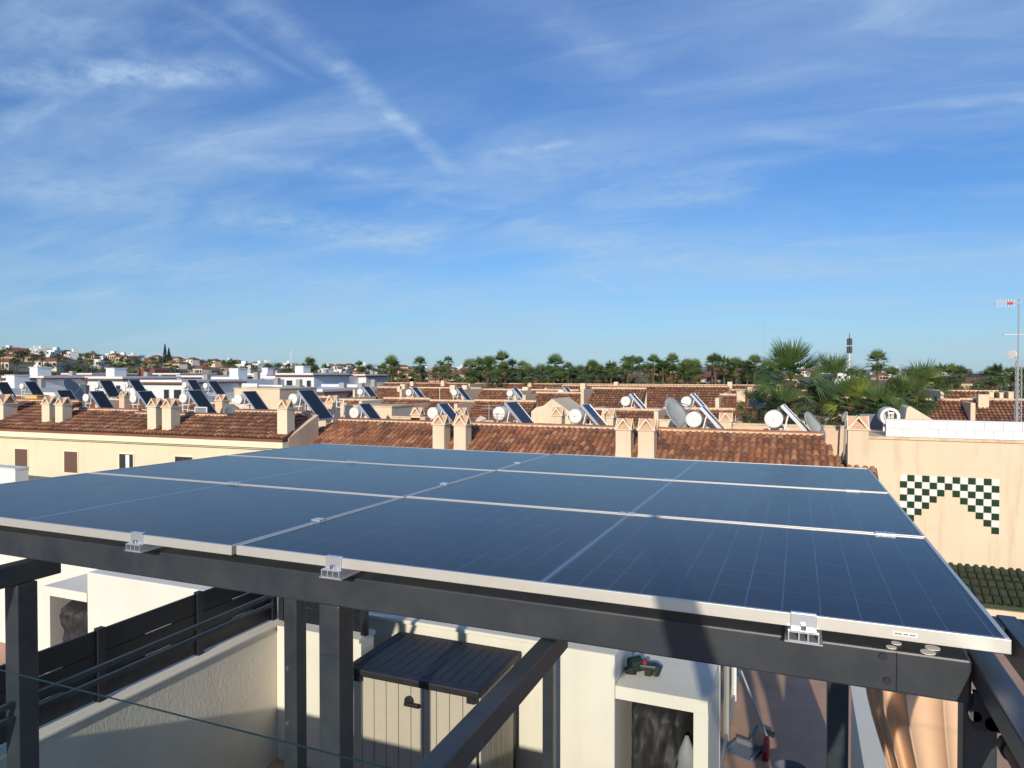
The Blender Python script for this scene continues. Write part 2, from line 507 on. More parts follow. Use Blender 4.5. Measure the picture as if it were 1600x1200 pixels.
ground()
tag(bx('street', (-60, 8.2, 0.004), (30, 18.0, 0.024), 'asphalt'), kind='structure')
tag(bx('pavement', (-60, 18.02, 0.004), (30, 21.3, 0.15), 'concrete_grey'), kind='structure')

# ------------------------------------------------------------------ tiles
def tile_mesh(seg=5, L=0.43, r0=0.094, r1=0.070, th=0.016):
    """clay barrel tile, y = up the slope, narrow end upslope"""
    mb = MB(); vs = []
    for (y, r) in ((0, r0), (L, r1)):
        for k in (0, 1):
            rr = r - k * th
            for i in range(seg + 1):
                a = PI * i / seg
                vs.append((rr * math.cos(a), y, rr * math.sin(a) * 0.85))
    n = seg + 1
    fs = []
    for i in range(seg):
        fs += [(i, i + 1, 2 * n + i + 1, 2 * n + i), (n + i + 1, n + i, 3 * n + i, 3 * n + i + 1), (i + 1, i, n + i, n + i + 1)]
    mb.add(vs, fs)
    return mb


TILE = tile_mesh().mesh('tile', 'clay_tile')
GTILE = tile_mesh(5).mesh('tile', 'green_tile')
PITCH_T, EXPO = 0.205, 0.33


def roof_plane(parent, u0, u1, ve, ze, vr, zr, hl=0.0, hr=0.0, limit=300, joined=True, seed=1, mesh=None, sheet='terracotta_plain',
               skip=None, pitch=PITCH_T, expo=EXPO, rowmax=99):
    """mono-pitch tiled roof rising in +y; returns the roof part. Individual tiles while under the limit, the rest joined."""
    rnd = random.Random(seed)
    sl_ = math.hypot(vr - ve, zr - ze); ang = math.atan2(zr - ze, vr - ve)
    th = 0.10
    mb = MB()
    nrm = Vector((0, -math.sin(ang), math.cos(ang)))
    A, B_ = Vector((u0, ve, ze)), Vector((u1, ve, ze)); C_, D_ = Vector((u1 - hr, vr, zr)), Vector((u0 + hl, vr, zr))
    dn = Vector((0, 0, -th))
    mb.add([A, B_, C_, D_, A + dn, B_ + dn, C_ + dn, D_ + dn], [(0, 1, 2, 3), (7, 6, 5, 4), (0, 4, 5, 1), (1, 5, 6, 2), (2, 6, 7, 3), (3, 7, 4, 0)])
    roof = mb.build('roof', sheet, parent)
    ncol = int((u1 - u0) / pitch); nrow = min(rowmax, int(sl_ / expo) + 1)
    cand = []
    for j in range(nrow):
        s0 = j * expo - 0.04
        k = max(0, min(1, s0 / sl_))
        for i in range(ncol):
            x = u0 + (i + 0.5) * (u1 - u0) / ncol
            if x < u0 + hl * k + 0.03 or x > u1 - hr * k - 0.03: continue
            if skip and skip(x, ve + (s0 + 0.2) * math.cos(ang)): continue
            cand.append((x, s0, j))
    if mesh is None: mesh = TILE
    ind = cand if (not joined or len(cand) <= limit) else []
    if joined is True and limit == 0: ind = []
    if ind:
        for (x, s0, j) in ind[:limit]:
            if s0 + 0.43 > sl_ + 0.05: s0 = sl_ - 0.40
            y = ve + s0 * math.cos(ang); z = ze + s0 * math.sin(ang)
            jt = rnd.uniform(-1, 1)
            o = link('tile', mesh, roof, (x + jt * 0.006, y + rnd.uniform(-.012, .012), z + 0.034 + rnd.uniform(0, .012)),
                     (ang - 0.095 + rnd.uniform(-.015, .015), 0, rnd.uniform(-.035, .035)))
        cand = ind[limit:]
    if cand:
        vs, fs, tn = [], [], []
        seg = 4
        prof = [(math.cos(PI * i / seg), math.sin(PI * i / seg) * 0.85) for i in range(seg + 1)]
        ca, sa = math.cos(ang - 0.10), math.sin(ang - 0.10)
        for (x, s0, j) in cand:
            if s0 + 0.42 > sl_ + 0.05: s0 = sl_ - 0.40
            y = ve + s0 * math.cos(ang) + rnd.uniform(-.015, .015); z = ze + s0 * math.sin(ang) + 0.038 + rnd.uniform(0, .014)
            x += rnd.uniform(-.008, .008); k = len(vs)
            for (yy, r) in ((0, 0.095 * pitch / .205), (0.42 * expo / .33, 0.068 * pitch / .205)):
                for (cx, cz) in prof:
                    vs.append((x + r * cx, y + yy * ca - r * cz * sa, z + yy * sa + r * cz * ca))
            vs.append((x, y, z - 0.0))
            t_ = rnd.random()
            n = seg + 1
            for i in range(seg): fs.append((k + i, k + i + 1, k + n + i + 1, k + n + i)); tn.append(t_)
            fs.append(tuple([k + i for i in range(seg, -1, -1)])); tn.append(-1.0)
        me = bpy.data.meshes.new('tile'); me.from_pydata(vs, [], fs)
        at = me.attributes.new('tint', 'FLOAT', 'FACE'); at.data.foreach_set('value', tn)
        me.materials.append(M['clay_tiles_joined']); me.update()
        o = link('tile', me, roof); o['kind'] = 'stuff'
    return roof


def ridge(parent, u0, u1, v, z, m='mortar_cream', h=0.07, seed=3):
    """mortar bed with tile ends showing below a run of ridge tiles"""
    rnd = random.Random(seed); mb = MB()
    mb.box((u0, v - 0.05, z + 0.0), (u1, v + 0.16, z + h))
    n = max(1, int((u1 - u0) / 0.40))
    for i in range(n):
        a = u0 + (u1 - u0) * i / n; b = u0 + (u1 - u0) * (i + 1) / n + 0.03
        mb.mat(1).tube((a, v + 0.055, z + h - 0.02 + rnd.uniform(0, .008)), (min(b, u1), v + 0.055, z + h - 0.02), 0.088, 0.078, 8)
    return mb.build('ridge_cap', [m, 'clay_tile'], parent)


def chimney(parent, x, y, z0, zt, w=0.52, d=0.52, m='cream_render', capm='terracotta_cap', rim='cornice_cream', flare=True):
    """square rendered stack with a cross-gabled cap open on four sides; zt = level of ledge"""
    mb = MB(); hw, hd = w / 2, d / 2
    mb.box((x - hw, y - hd, z0), (x + hw, y + hd, zt))
    c = mb.build('chimney', m, parent)
    if flare:
        k = MB(); q = [(x - hw - .04, y - hd - .05), (x + hw + .04, y - hd - .05), (x + hw + .04, y + hd), (x - hw - .04, y + hd)]
        p = [(x - hw - .002, y - hd - .002), (x + hw + .002, y - hd - .002), (x + hw + .002, y + hd), (x - hw - .002, y + hd)]
        k.add([(a, b, z0 - 0.3) for a, b in q] + [(a, b, z0 + 0.30) for a, b in p], [(0, 1, 5, 4), (1, 2, 6, 5), (2, 3, 7, 6), (3, 0, 4, 7)])
        k.build('flashing', m, c)
    lb = MB(); lb.box((x - hw - .05, y - hd - .05, zt), (x + hw + .05, y + hd + .05, zt + .05)); lb.build('ledge', m, c, bevel=0.012)
    # cap
    h = 0.34 * w / 0.52; z = zt + 0.052; t = 0.035
    cap = MB()
    def slab(axis, sgn):
        # sloping slab from eave to ridge
        e, e2 = (hw if axis == 'y' else hd), (hd if axis == 'y' else hw)
        cx, cy = (x, y) if axis == 'y' else (y, x)
        poly = [(cx + sgn * e, z), (cx + sgn * 0.0, z + h), (cx, z + h - t * 1.9), (cx + sgn * (e - t * 1.4), z)]
        if sgn < 0: poly = poly[::-1]
        if axis == 'x' : pass
        cap.prism(poly, axis, cy - e2, cy + e2)
    for ax in 'yx':
        for sg in (-1, 1): slab(ax, sg)
    cap.build('chimney_cap', capm, c)
    rm = MB()
    for ax, cx, e, ends in (('y', x, hw, (y - hd - .012, y + hd + .012)), ('x', y, hd, (x - hw - .012, x + hw + .012))):
        for en in ends:
            sg0 = 1 if en > (y if ax == 'y' else x) else -1
            for sg in (-1, 1):
                poly = [(cx + sg * (e + .01), z), (cx, z + h + .012), (cx, z + h - t * 1.6), (cx + sg * (e - t * 1.3), z)]
                if sg < 0: poly = poly[::-1]
                rm.prism(poly, ax, en - .012, en + .012)
    rm.build('cap_rim', rim, c)
    return c


def window(parent, x0, x1, z0, z1, v, style='shutter'):
    """opening recessed look: surround, reveal and shutter or panes, on a wall facing -y at depth v"""
    fr = MB()
    t = 0.06
    for a, b in (((x0 - t, v - .03, z0 - t), (x0, v + .02, z1 + t)), ((x1, v - .03, z0 - t), (x1 + t, v + .02, z1 + t)),
                 ((x0, v - .03, z1), (x1, v + .02, z1 + t)), ((x0, v - .045, z0 - t), (x1, v + .02, z0))): fr.box(a, b)
    w = fr.build('window', 'cornice_cream', parent)
    if style == 'shutter':
        s = MB(); n = int((z1 - z0) / 0.055)
        s.box((x0, v - .004, z0), (x1, v + .01, z1))
        for i in range(n): s.box((x0 + .02, v - .018, z0 + (i + .15) * (z1 - z0) / n), (x1 - .02, v - .004, z0 + (i + .8) * (z1 - z0) / n))
        s.build('shutter', 'brown_shutter', w)['kind'] = 'stuff'
    else:
        MB().box((x0, v - .006, z0), (x1, v + .004, z1)).build('pane', 'glass_dark', w)
        s = MB(); xm = (x0 + x1) / 2
        if style == 'curtain':
            s.box((xm - .05, v - .012, z0 + .03), (xm + .16, v - .0065, z1 - .03)); s.build('curtain', 'white_paint', w)
        elif style == 'grille':
            for i in range(9): s.box((x0 + (i + .5) * (x1 - x0) / 9 - .012, v - .03, z0), (x0 + (i + .5) * (x1 - x0) / 9 + .012, v - .012, z1))
            s.build('grille', 'brown_shutter', w)
    return w


# ------------------------------------------------------------------ NEAR ROW (row of houses beyond the street)
NV, NZ = 24.7, 7.0          # ridge line of the near row
SL = 0.46


def near_house(name, u0, u1, hl, hr, label, wallm='cream_render', seed=1, chims=()):
    t = empty(name, ((u0 + u1) / 2, NV, 0)); tag(t, label, 'house', 'terraced houses behind the panels')
    t.location = (0, 0, 0)
    ve = 22.3; ze = NZ - SL * (NV - ve)
    uu0, uu1 = u0 + (0.25 if hl else 0), u1 - (0.25 if hr else 0)
    bx('wall', (uu0 + .004, ve + .35, 0), (uu1 - .004, NV + 9.5, 5.85), wallm, t)
    bx('cornice', (uu0, ve + .02, ze - .32), (uu1, ve + .36, ze - .105), 'cornice_cream', t)
    def skip(x, y): return any(abs(x - c[0]) < c[4] / 2 + .05 and y < c[1] + .15 and y > c[1] - .45 for c in chims)
    roof_plane(t, u0, u1, ve, ze, NV, NZ, hl, hr, 300, True, seed, skip=skip)
    ridge(t, u0 + hl - .05, u1 - hr + .05, NV, NZ + .01, seed=seed)
    bx('parapet', (u0 + hl + .02, NV + .17, 5.86), (u1 - hr - .02, NV + .32, NZ + .06), wallm, t)
    for (x, y, zb, zt, w) in chims: chimney(t, x, y, zb, zt, w, w, wallm)
    return t


def chim_spec(pl, pr, ybase, yledge, v, fac=1.0):
    """chimney from the pixel span of its front face on plane v"""
    a, b = at_v(pl, yledge, v), at_v(pr, yledge, v)
    w = b.x - a.x
    return ((a.x + b.x) / 2, v + w / 2, at_v((pl + pr) / 2, ybase, v).z - .25, a.z, w)


cs = [chim_spec(465.5, 480.5, 690, 659, 22.9), chim_spec(676, 694, 698, 664, 22.9), chim_spec(709, 727.5, 699, 665, 22.9),
      chim_spec(962, 985.5, 708, 672, 22.9), chim_spec(997, 1022, 710, 673, 22.9)]
x_m1 = (cs[1][0] + cs[2][0]) / 2; x_m2 = (cs[3][0] + cs[4][0]) / 2
uL, uR = u_at(452, 22.9), u_at(1330, 22.9)
near_house('terraced_house', uL, x_m1, 1.15, 0, 'cream terraced house with rust tiles between lone left chimney and middle chimney pair', seed=11, chims=[cs[0], cs[1]])
near_house('terraced_house', x_m1, x_m2, 0, 0, 'cream terraced house with brown barrel tiles between the two chimney pairs', seed=12, chims=[cs[2], cs[3]])
near_house('terraced_house', x_m2, uR, 0, 0.75, 'cream terraced house with large barrel tiles left of the checkered tower', seed=13, chims=[cs[4]])

# ------------------------------------------------------------------ TOWER on the right with chequered tiles
TV = 23.8
ut0 = u_at(1357, TV); utop = at_v(1478, 685, TV).z
tw = empty('tower_house'); tag(tw, 'cream rendered house block with green and white chequered tile panel, at the right edge', 'house')
bx('wall', (ut0, TV, 0), (ut0 + 12, TV + 8, utop - .08), 'tower_render', tw)
bx('coping', (ut0 - .05, TV - .06, utop - .075), (ut0 + 12, TV + 8, utop), 'mortar_cream', tw)
up = u_at(1385, TV + .05); zp = at_v(1500, 659, TV + .1).z
pw = bx('parapet', (up, TV + .05, utop + .004), (ut0 + 12, TV + .22, zp), 'white_paint', tw)
n = int((ut0 + 12 - up) / .46)
for r_ in range(2):
    for i in range(n + 1):
        x0 = up + (i - .5 * r_) * .46; h = (zp - utop) / 2
        x1 = min(x0 + .452, ut0 + 12); x0 = max(x0, up)
        if x1 - x0 < .05: continue
        bx('panel', (x0, TV + .03 + random.uniform(-.004, .004), utop + .004 + r_ * h + .004), (x1, TV + .05, utop + (r_ + 1) * h - .002), 'bright_white', pw)
bx('parapet_cap', (up - .03, TV + .02, zp + .002), (ut0 + 12, TV + .25, zp + .035), 'bright_white', tw)
bx('roof_wall', (ut0 - .01, TV + 3.0, utop + .01), (ut0 + .9, TV + 3.2, at_v(1350, 647, TV + 3).z), 'grey_stone', tw)
# low cream gable behind the parapet
gx0, gx1 = u_at(1412, TV + 2), u_at(1478, TV + 2)
MB().prism([(gx0, utop), (gx1 + .3, utop), (gx1 - 1.0, zp + .36), (gx0 + .1, zp + .30)], 'y', TV + 2, TV + 3.5).build('stair_roof', 'cream_render', tw)
tc_ = chim_spec(1325, 1357.5, 731, 672, 22.6)
chimney(tw, tc_[0], tc_[1], 4.0, tc_[3], tc_[4], tc_[4], 'tower_render', flare=False)
# little piece of eave at its foot
e0, e1 = u_at(1310, 22.4), u_at(1372, 22.4); ez = at_v(1340, 738, 22.2).z
roof_plane(tw, e0, e1, 22.0, ez - .15, 22.55, ez + .10, 0, 0, 300, False, 5, rowmax=2)
pipe = MB().tube((ut0 - .09, TV - .06, 3.0), (ut0 - .09, TV - .06, utop - .1), .045)
pipe.box((ut0 - .16, TV - .12, utop - 1.0), (ut0 - .03, TV - .01, utop - .78)).build('downpipe', 'brown_tile_trim', tw)
# chequered tiles: 13 columns, stepped like an arch
p0 = at_v(1406, 741, TV)
cw, chh = (at_v(1562, 745, TV).x - p0.x) / 13, 0.2
wt_me = MB().box((0.005, -.014, 0.005), (cw - .005, .0, chh - .005)).mesh('glazed_tile', 'white_tile_glaze')
gt_me = MB().box((0.005, -.014, 0.005), (cw - .005, .0, chh - .005)).mesh('glazed_tile', 'green_tile_glaze')
wallp = [c for c in tw.children if c.name.startswith('wall')][0]
for c in range(13):
    for r_ in range(2 + abs(c - 6)):
        green = (c + r_) % 2 == 1
        link('glazed_tile', gt_me if green else wt_me, wallp, (p0.x + c * cw, TV - .001, p0.z - (r_ + 1) * chh))
# porch with green tiles
gz = at_v(1545, 887, TV).z
gl, gr_ = u_at(1480, TV), ut0 + 9
porch = empty('green_tiled_porch'); tag(porch, 'porch roof of dark green barrel tiles on the cream tower wall', 'porch')
roof_plane(porch, gl - 1.0, gl + 4.2, TV - 1.45, gz - .66, TV, gz, 0, 0, 300, False, 21, mesh=GTILE, sheet='green_tile')
bx('fascia', (gl - 1.0, TV - 1.5, gz - .95), (gl + 4.2, TV - 1.36, gz - .78), 'cream_render', porch)
bx('beam', (gl - 1.0, TV - 1.47, gz - 1.05), (gl + 4.2, TV - 1.40, gz - .955), 'brown_tile_trim', porch)
for i in range(3): bx('post', (gl - .9 + i * 2.5, TV - 1.47, 0), (gl - .72 + i * 2.5, TV - 1.32, gz - 1.06), 'cream_render', porch)

# ------------------------------------------------------------------ LEFT BUILDING
LYAW = R(2.6)
lb = empty('apartment_house'); tag(lb, 'long pale yellow house with brown shutters and rust tiled roof, at the left edge', 'house')
lu1 = u_at(441, 21.0)
LE = at_v(440, 688, 21.0).z + .02      # eave height
# local frame with origin at right end of eave
lb.location = (lu1, 21.0, 0); lb.rotation_euler = (0, 0, LYAW)
LW = 30.0
bx('wall', (-LW, .38, 0), (-.25, 9.5, LE - .34), 'yellow_render', lb)
bx('cornice', (-LW, .02, LE - .34), (-.02, .42, LE - .105), 'cornice_cream', lb)
bx('cornice', (-LW, .20, LE - .42), (-.12, .42, LE - .345), 'cornice_cream', lb)
LR_v, LR_z = 2.0, LE + 2.0 * .38


def l_local(px, py, vloc):
    """pixel to the left house's own frame on its plane y=vloc"""
    d = ray(px, py); o = Vector((0, 0, CZ)) - Vector((lu1, 21.0, 0))
    c, s = math.cos(-LYAW), math.sin(-LYAW)
    rr = lambda q: Vector((c * q.x - s * q.y, s * q.x + c * q.y, q.z))
    d, o = rr(d), rr(o); k = (vloc - o.y) / d.y
    return o + d * k


lch = []
for (a, b, yl, v) in ((-10, 5, 632, .85), (65, 77, 632, .8), (86, 97.5, 633, .75), (230, 243.5, 636, .45), (253, 267, 637, .4), (433, 448.5, 639, .45)):
    A, B = l_local(a, yl, v), l_local(b, yl, v); w = B.x - A.x
    lch.append(((A.x + B.x) / 2, v + w / 2, LE + .38 * v - .25, A.z, w))
def lskip(x, y): return any(abs(x - c[0]) < c[4] / 2 + .05 and c[1] - .45 < y < c[1] + .15 for c in lch)
SEG = [(-LW, -14.2, 2.9), (-14.2, -9.4, 2.05), (-9.4, -4.2, 1.8), (-4.2, 0, 2.25)]
for i, (a, b, dv) in enumerate(SEG):
    roof_plane(lb, a, b, 0, LE, dv, LE + .38 * dv, 0, .35 if i == 3 else 0, 0, True, 31 + i, skip=lskip)
    ridge(lb, a + .02, b - (.35 if i == 3 else .02), dv, LE + .38 * dv + .01, seed=40 + i)
    bx('parapet', (a + .02, dv + .17, LE - .3), (b - (.4 if i == 3 else .02), dv + .33, LE + .38 * dv + .03), 'cream_render', lb)
MB().prism([(.4, LE - 2.2), (2.3, LE - 2.2), (2.3, LE + .82), (.4, LE + .02)], 'x', -.26, -.02).build('gable_wall', 'peach_render', lb)
for c in lch: chimney(lb, c[0], c[1], c[2], c[3], c[4], c[4], 'yellow_render')
bx('terrace_floor', (-LW, 3.3, LE - .36), (-.3, 9.4, LE - .30), 'terracotta_floor', lb)
for (pl, pr, yt, yb, st) in ((24, 44, 701, 734, 'shutter'), (101, 122, 705, 739, 'shutter'), (187, 209, 709, 742, 'curtain'), (274, 302, 713, 746, 'grille')):
    A, B = l_local(pl, yt, .38), l_local(pr, yb, .38)
    window(lb, A.x, B.x, B.z, A.z, .378, st)

# white parapet end in the street in front of it
wp = at_v(0, 730, 17.5); wq = at_v(24, 757, 17.5)
pb = empty('white_wall'); tag(pb, 'low white rendered wall end in front of the yellow house at left edge', 'wall')
bx('wall', (wp.x - 6, 17.5, 0), (wq.x, 18.0, wp.z - .05), 'bright_white', pb)
bx('coping', (wp.x - 6, 17.47, wp.z - .046), (wq.x + .03, 18.03, wp.z), 'bright_white', pb)

# ------------------------------------------------------------------ solar water heaters
def make_heater(tall=1.0):
    """origin under the tank centre on the terrace; collector slopes down to +x; tank axis along y"""
    t = empty('solar_heater')
    th = R(48); Ls, Wd = 1.90, 1.04
    fx, fz = math.cos(th) * Ls, math.sin(th) * Ls
    top = Vector((0.06, 0, 1.74))
    def P(s, y, o=0.0): return Vector((top.x + s * math.cos(th) + o * math.sin(th), y, top.z - s * math.sin(th) + o * math.cos(th)))
    def slab(mb, s0, s1, y0, y1, o0, o1):
        vs = [P(s0, y0, o0), P(s1, y0, o0), P(s1, y1, o0), P(s0, y1, o0), P(s0, y0, o1), P(s1, y0, o1), P(s1, y1, o1), P(s0, y1, o1)]
        mb.add(vs, [(0, 3, 2, 1), (4, 5, 6, 7), (0, 1, 5, 4), (1, 2, 6, 5), (2, 3, 7, 6), (3, 0, 4, 7)])
    b = MB(); slab(b, 0, Ls, 0, .035, 0, .10); slab(b, 0, Ls, Wd - .035, Wd, 0, .10); slab(b, 0, .035, .036, Wd - .036, 0, .10); slab(b, Ls - .035, Ls, .036, Wd - .036, 0, .10)
    slab(b, .036, Ls - .036, .036, Wd - .036, 0, .02); b.build('collector_frame', 'bright_aluminium', t)
    b = MB(); slab(b, .037, Ls - .037, .037, Wd - .037, .07, .088); b.build('collector_glass', 'collector_glass', t)
    tk = MB(); n = 24; ys = [-.10, -.085, -.07, .62, .64, .66]; rs = [.20, .245, .265, .265, .245, .20]
    vs = []; cz = 1.36; cx = -.12
    for y, r in zip(ys, rs):
        for i in range(n): a = 2 * PI * i / n; vs.append((cx + r * math.cos(a), y, cz + r * math.sin(a)))
    fs = [(j * n + i, j * n + (i + 1) % n, (j + 1) * n + (i + 1) % n, (j + 1) * n + i) for j in range(5) for i in range(n)]
    fs += [tuple(range(n - 1, -1, -1)), tuple(range(5 * n, 6 * n))]
    tk.add(vs, fs); o = tk.build('tank', 'tank_white', t)
    MB().tube((cx, -.125, cz), (cx, -.10, cz), .022).build('valve', 'steel', o)
    s = MB()
    for y in (.06, Wd - .06):
        s.bar((cx - .12, y, 0), (cx - .12, y, cz - .22), .045)
        s.bar((cx + .05, y, 0), tuple(P(.35, y, -.02)), .04)
        s.bar((.0, y, .55), tuple(P(Ls * .9, y, -.02)), .035)
        s.bar((cx - .10, y, .75), tuple(P(Ls * .75, y, -.03)), .03)
        s.bar((cx - .28, y, .98), (.3, y, 1.02), .04)
    s.bar((cx - .12, .06, .45), (cx - .12, Wd - .06, .45), .035)
    s.build('stand', 'white_paint', t)
    MB().tube((cx + .1, .2, 1.55), (cx + .12, .2, 1.72), .015).tube((cx + .0, .3, 1.5), tuple(P(.05, .1, .05)), .018).build('pipe', 'steel', t)
    return t


HPROTO = make_heater()
heater_used = []


def heater(px, py, v, label, s=1.0, group='solar water heaters on the roof terraces', rz=0.0):
    """tank front centre at pixel (px, py) on plane v"""
    p = at_v(px, py, v)
    if not heater_used: t = HPROTO
    else: t = copy_tree(HPROTO)
    heater_used.append(t)
    t.location = (p.x + .12 * s, v + .1 * s, p.z - 1.36 * s); hr = random.Random(int(px)); s2 = s * hr.uniform(.97, 1.05)
    t.scale = (s2, s * hr.uniform(.85, 1.15), s2); t.rotation_euler = (0, 0, hr.uniform(-.07, .07))
    tag(t, label, 'solar water heater', group)
    return t


heater(552, 644, 27.2, 'solar water heater with blue-black collector standing behind the ladder, right of the pale yellow house')
heater(675, 645, 27.2, 'solar water heater just behind the middle chimney pair')
heater(779, 647, 27.2, 'solar water heater with tall open stand right of the beige octagonal dish', 1.08)
heater(897.5, 649, 26.6, 'solar water heater with pipes under it, left of the nearer right-hand chimney pair', 1.10)
heater(1083.5, 655, 25.6, 'solar water heater beside the very large tilted grey dish', 1.08)
heater(1209, 657.5, 25.4, 'solar water heater under the big palm, seen almost edge-on', 1.10)
heater(457, 625, 25.2, 'solar water heater behind the lone chimney at the right end of the yellow house', .90)
heater(371, 624, 24.8, 'solar water heater next to a hooped dish rim on the yellow house roof', .86)
heater(285, 623, 24.6, 'solar water heater with glass box at its foot, right of second chimney pair', .86)
heater(207, 623, 25.0, 'solar water heater half hidden behind the left part of the second chimney pair', .82)
heater(133, 622, 25.4, 'solar water heater with round tank end right of the first chimney pair', .80)
heater(82, 619, 25.6, 'solar water heater directly above the first chimney pair, tank hidden', .80)
heater(33, 604, 31.0, 'small solar water heater left of the yellow roof box, against the white wall', .74)
heater(-12, 605, 30.0, 'solar water heater cut off by the left picture edge', .74)
heater(150, 603, 36.0, 'smaller solar water heater in the second row, right of the dark dish', .84)
heater(196, 602, 37.0, 'smaller solar water heater in the second row behind a thin pole', .84)
heater(287, 602, 37.5, 'smaller solar water heater in the second row on a pale ledge', .84)
heater(320, 603, 38.5, 'smaller solar water heater in the second row beside a tiny collector', .8)
heater(562, 613, 48, 'distant solar water heater at the left end of the third roof row', .95)
heater(638, 614, 48, 'distant solar water heater beside the tall cream chimney block', .95)
heater(709, 614, 49, 'distant solar water heater between the two chimney blocks behind the middle pair', .9)
heater(796, 615, 50, 'distant solar water heater above the roof ridge in line with the octagonal dish', .95)
heater(876, 615, 51, 'distant solar water heater in front of the pale palm belt roof', .95)
heater(977, 628, 38.5, 'mid-distance solar water heater behind the right-hand chimney pair')
heater(1072, 629, 38.5, 'mid-distance solar water heater behind the big grey dish')

# the heater on the tower, its tank seen as a white hoop
p = at_v(1391, 651, TV + 1.4)
th_ = empty('solar_heater', (p.x, TV + 1.4, utop)); tag(th_, 'round white hoop of a water tank on the checkered tower roof', 'solar water heater')
q = MB(); n = 28; zc = p.z - utop; rr_ = .285
vs = []
for (y, r) in ((0, rr_), (0, rr_ - .085), (.9, rr_ - .085), (.9, rr_)):
    for i in range(n): a = 2 * PI * i / n; vs.append((r * math.cos(a), y, zc + r * math.sin(a)))
q.add(vs, [(j * n + i, j * n + (i + 1) % n, ((j + 1) % 4) * n + (i + 1) % n, ((j + 1) % 4) * n + i) for j in range(4) for i in range(n)])
q.build('tank_shell', 'tank_white', th_, smooth=False)
MB().tube((0, .35, zc), (0, .88, zc), rr_ - .09, n=20).build('tank_core', 'dish_light', th_)
MB().bar((0, .1, zc - .15), (-.05, .1, zc + .17), .03).bar((-.05, .1, zc + .1), (.12, .1, zc + .12), .06).tube((.06, .05, zc - .02), (.1, .3, zc + .1), .05).build('valve', 'tank_white', th_)
MB().bar((-.15, .3, 0), (-.15, .3, zc - .2), .05).bar((.15, .3, 0), (.15, .3, zc - .2), .05).build('stand', 'white_paint', th_)

# ------------------------------------------------------------------ dishes, antennas, small roof things
def dish(px, py, v, rad, face, m, label, name='satellite_dish', squash=1.0, polyn=24, zfloor=6.0):
    p = at_v(px, py, v); t = empty(name, (p.x, p.y, zfloor)); tag(t, label, 'satellite dish')
    f = Vector(face).normalized(); x = f.orthogonal().normalized(); y = f.cross(x)
    c = Vector((0, 0, p.z - zfloor)); mb = MB(); vs = [c - f * rad * .22]; rings = 4
    for j in range(1, rings + 1):
        k = j / rings
        for i in range(polyn):
            a = 2 * PI * i / polyn + .2; vs.append(c - f * rad * .22 * (1 - k * k) + (x * math.cos(a) + y * math.sin(a) * squash) * rad * k)
    fs = [(0, 1 + i, 1 + (i + 1) % polyn) for i in range(polyn)]
    for j in range(rings - 1):
        for i in range(polyn):
            a = 1 + j * polyn; fs.append((a + i, a + polyn + i, a + polyn + (i + 1) % polyn, a + (i + 1) % polyn))
    mb.add(vs, fs); o = mb.build('reflector', m, t, smooth=True)
    so_ = o.modifiers.new('thick', 'SOLIDIFY'); so_.thickness = .02
    fp = c + f * rad * .85
    MB().tube(tuple(c - y * rad * .0 + x * rad * .9), tuple(fp), .014).tube(tuple(c - x * rad * .9), tuple(fp), .014).build('arm', 'steel', t)
    MB().tube(tuple(fp + f * .04), tuple(fp - f * .08), .045, .03).build('feed_horn', 'mast_grey', t)
    MB().tube((0, 0, 0), tuple(c - f * rad * .3), .035).build('mast', 'mast_grey', t)
    return t


dish(116, 608, 29.5, .80, (.75, .35, .55), 'dish_grey', 'large dark grey satellite dish seen from behind above the first chimney pair')
dish(751, 664, 26.3, .37, (-.35, -.9, .25), 'dish_beige', 'beige octagonal satellite dish right of the middle chimney pair', polyn=8, squash=1.15)
dish(1060, 647, 25.9, .70, (.80, -.30, .52), 'dish_light', 'very large light grey satellite dish tilted towards the sky beside a heater', squash=1.0)
dish(1274, 665, 25.6, .54, (.78, -.32, .52), 'dish_light', 'light grey satellite dish seen edge-on left of the tower chimney')
dish(364, 645, 24.2, .45, (.8, -.2, .5), 'dish_grey', 'dark satellite dish with a white hoop edge behind the yellow house roof')
dish(1319, 651, 27.5, .20, (-.9, -.3, .3), 'dish_beige', 'small pale satellite dish peeking over the tower chimney')
dish(1183, 627, 39, .45, (.4, -.8, .5), 'dish_grey', 'blue-grey satellite dish among the palm fronds')

# tiny white bits on the near terraces
def pole(name, px, y0, y1, v, r=.018, m='mast_grey', label='', cat='pole', arms=0):
    a, b = at_v(px, y0, v), at_v(px, y1, v); t = empty(name, (a.x, v, b.z)); tag(t, label, cat)
    MB().tube((0, 0, 0), (0, 0, a.z - b.z), r).build('mast', m, t)
    if arms:
        mb = MB()
        for k in range(arms): mb.bar((-.35, 0, a.z - b.z - .05 - .12 * k), (.35, 0, a.z - b.z - .05 - .12 * k), .015)
        mb.build('crossbar', m, t)
    return t


pole('aerial', 764, 632, 684, 26.0, .016, 'mast_grey', 'thin grey aerial pole beside the octagonal dish', 'aerial', 2)
pole('aerial', 943, 638, 670, 27.5, .014, 'white_paint', 'thin white aerial in front of the roofs behind the right chimney pair', 'aerial', 1)
pole('aerial', 196, 600, 622, 30, .016, 'mast_grey', 'thin aerial pole rising among the left heaters', 'aerial', 1)
pole('aerial', 687, 605, 625, 45, .02, 'white_paint', 'short white aerial on the distant roof row', 'aerial', 1)
lad = empty('ladder', tuple(at_v(530, 657, 28))); tag(lad, 'white metal ladder leaning against the shaded terrace wall', 'ladder')
mb = MB()
for x in (-.2, .2): mb.bar((x, 0, 0), (x, .1, 1.05), .04)
mb.build('rail', 'white_paint', lad)
for k in range(4): MB().bar((-.18, .02 + .025 * k, .15 + .25 * k), (.18, .02 + .025 * k, .15 + .25 * k), .03).build('rung', 'white_paint', lad)
yb_ = at_v(48, 622, 27.5)
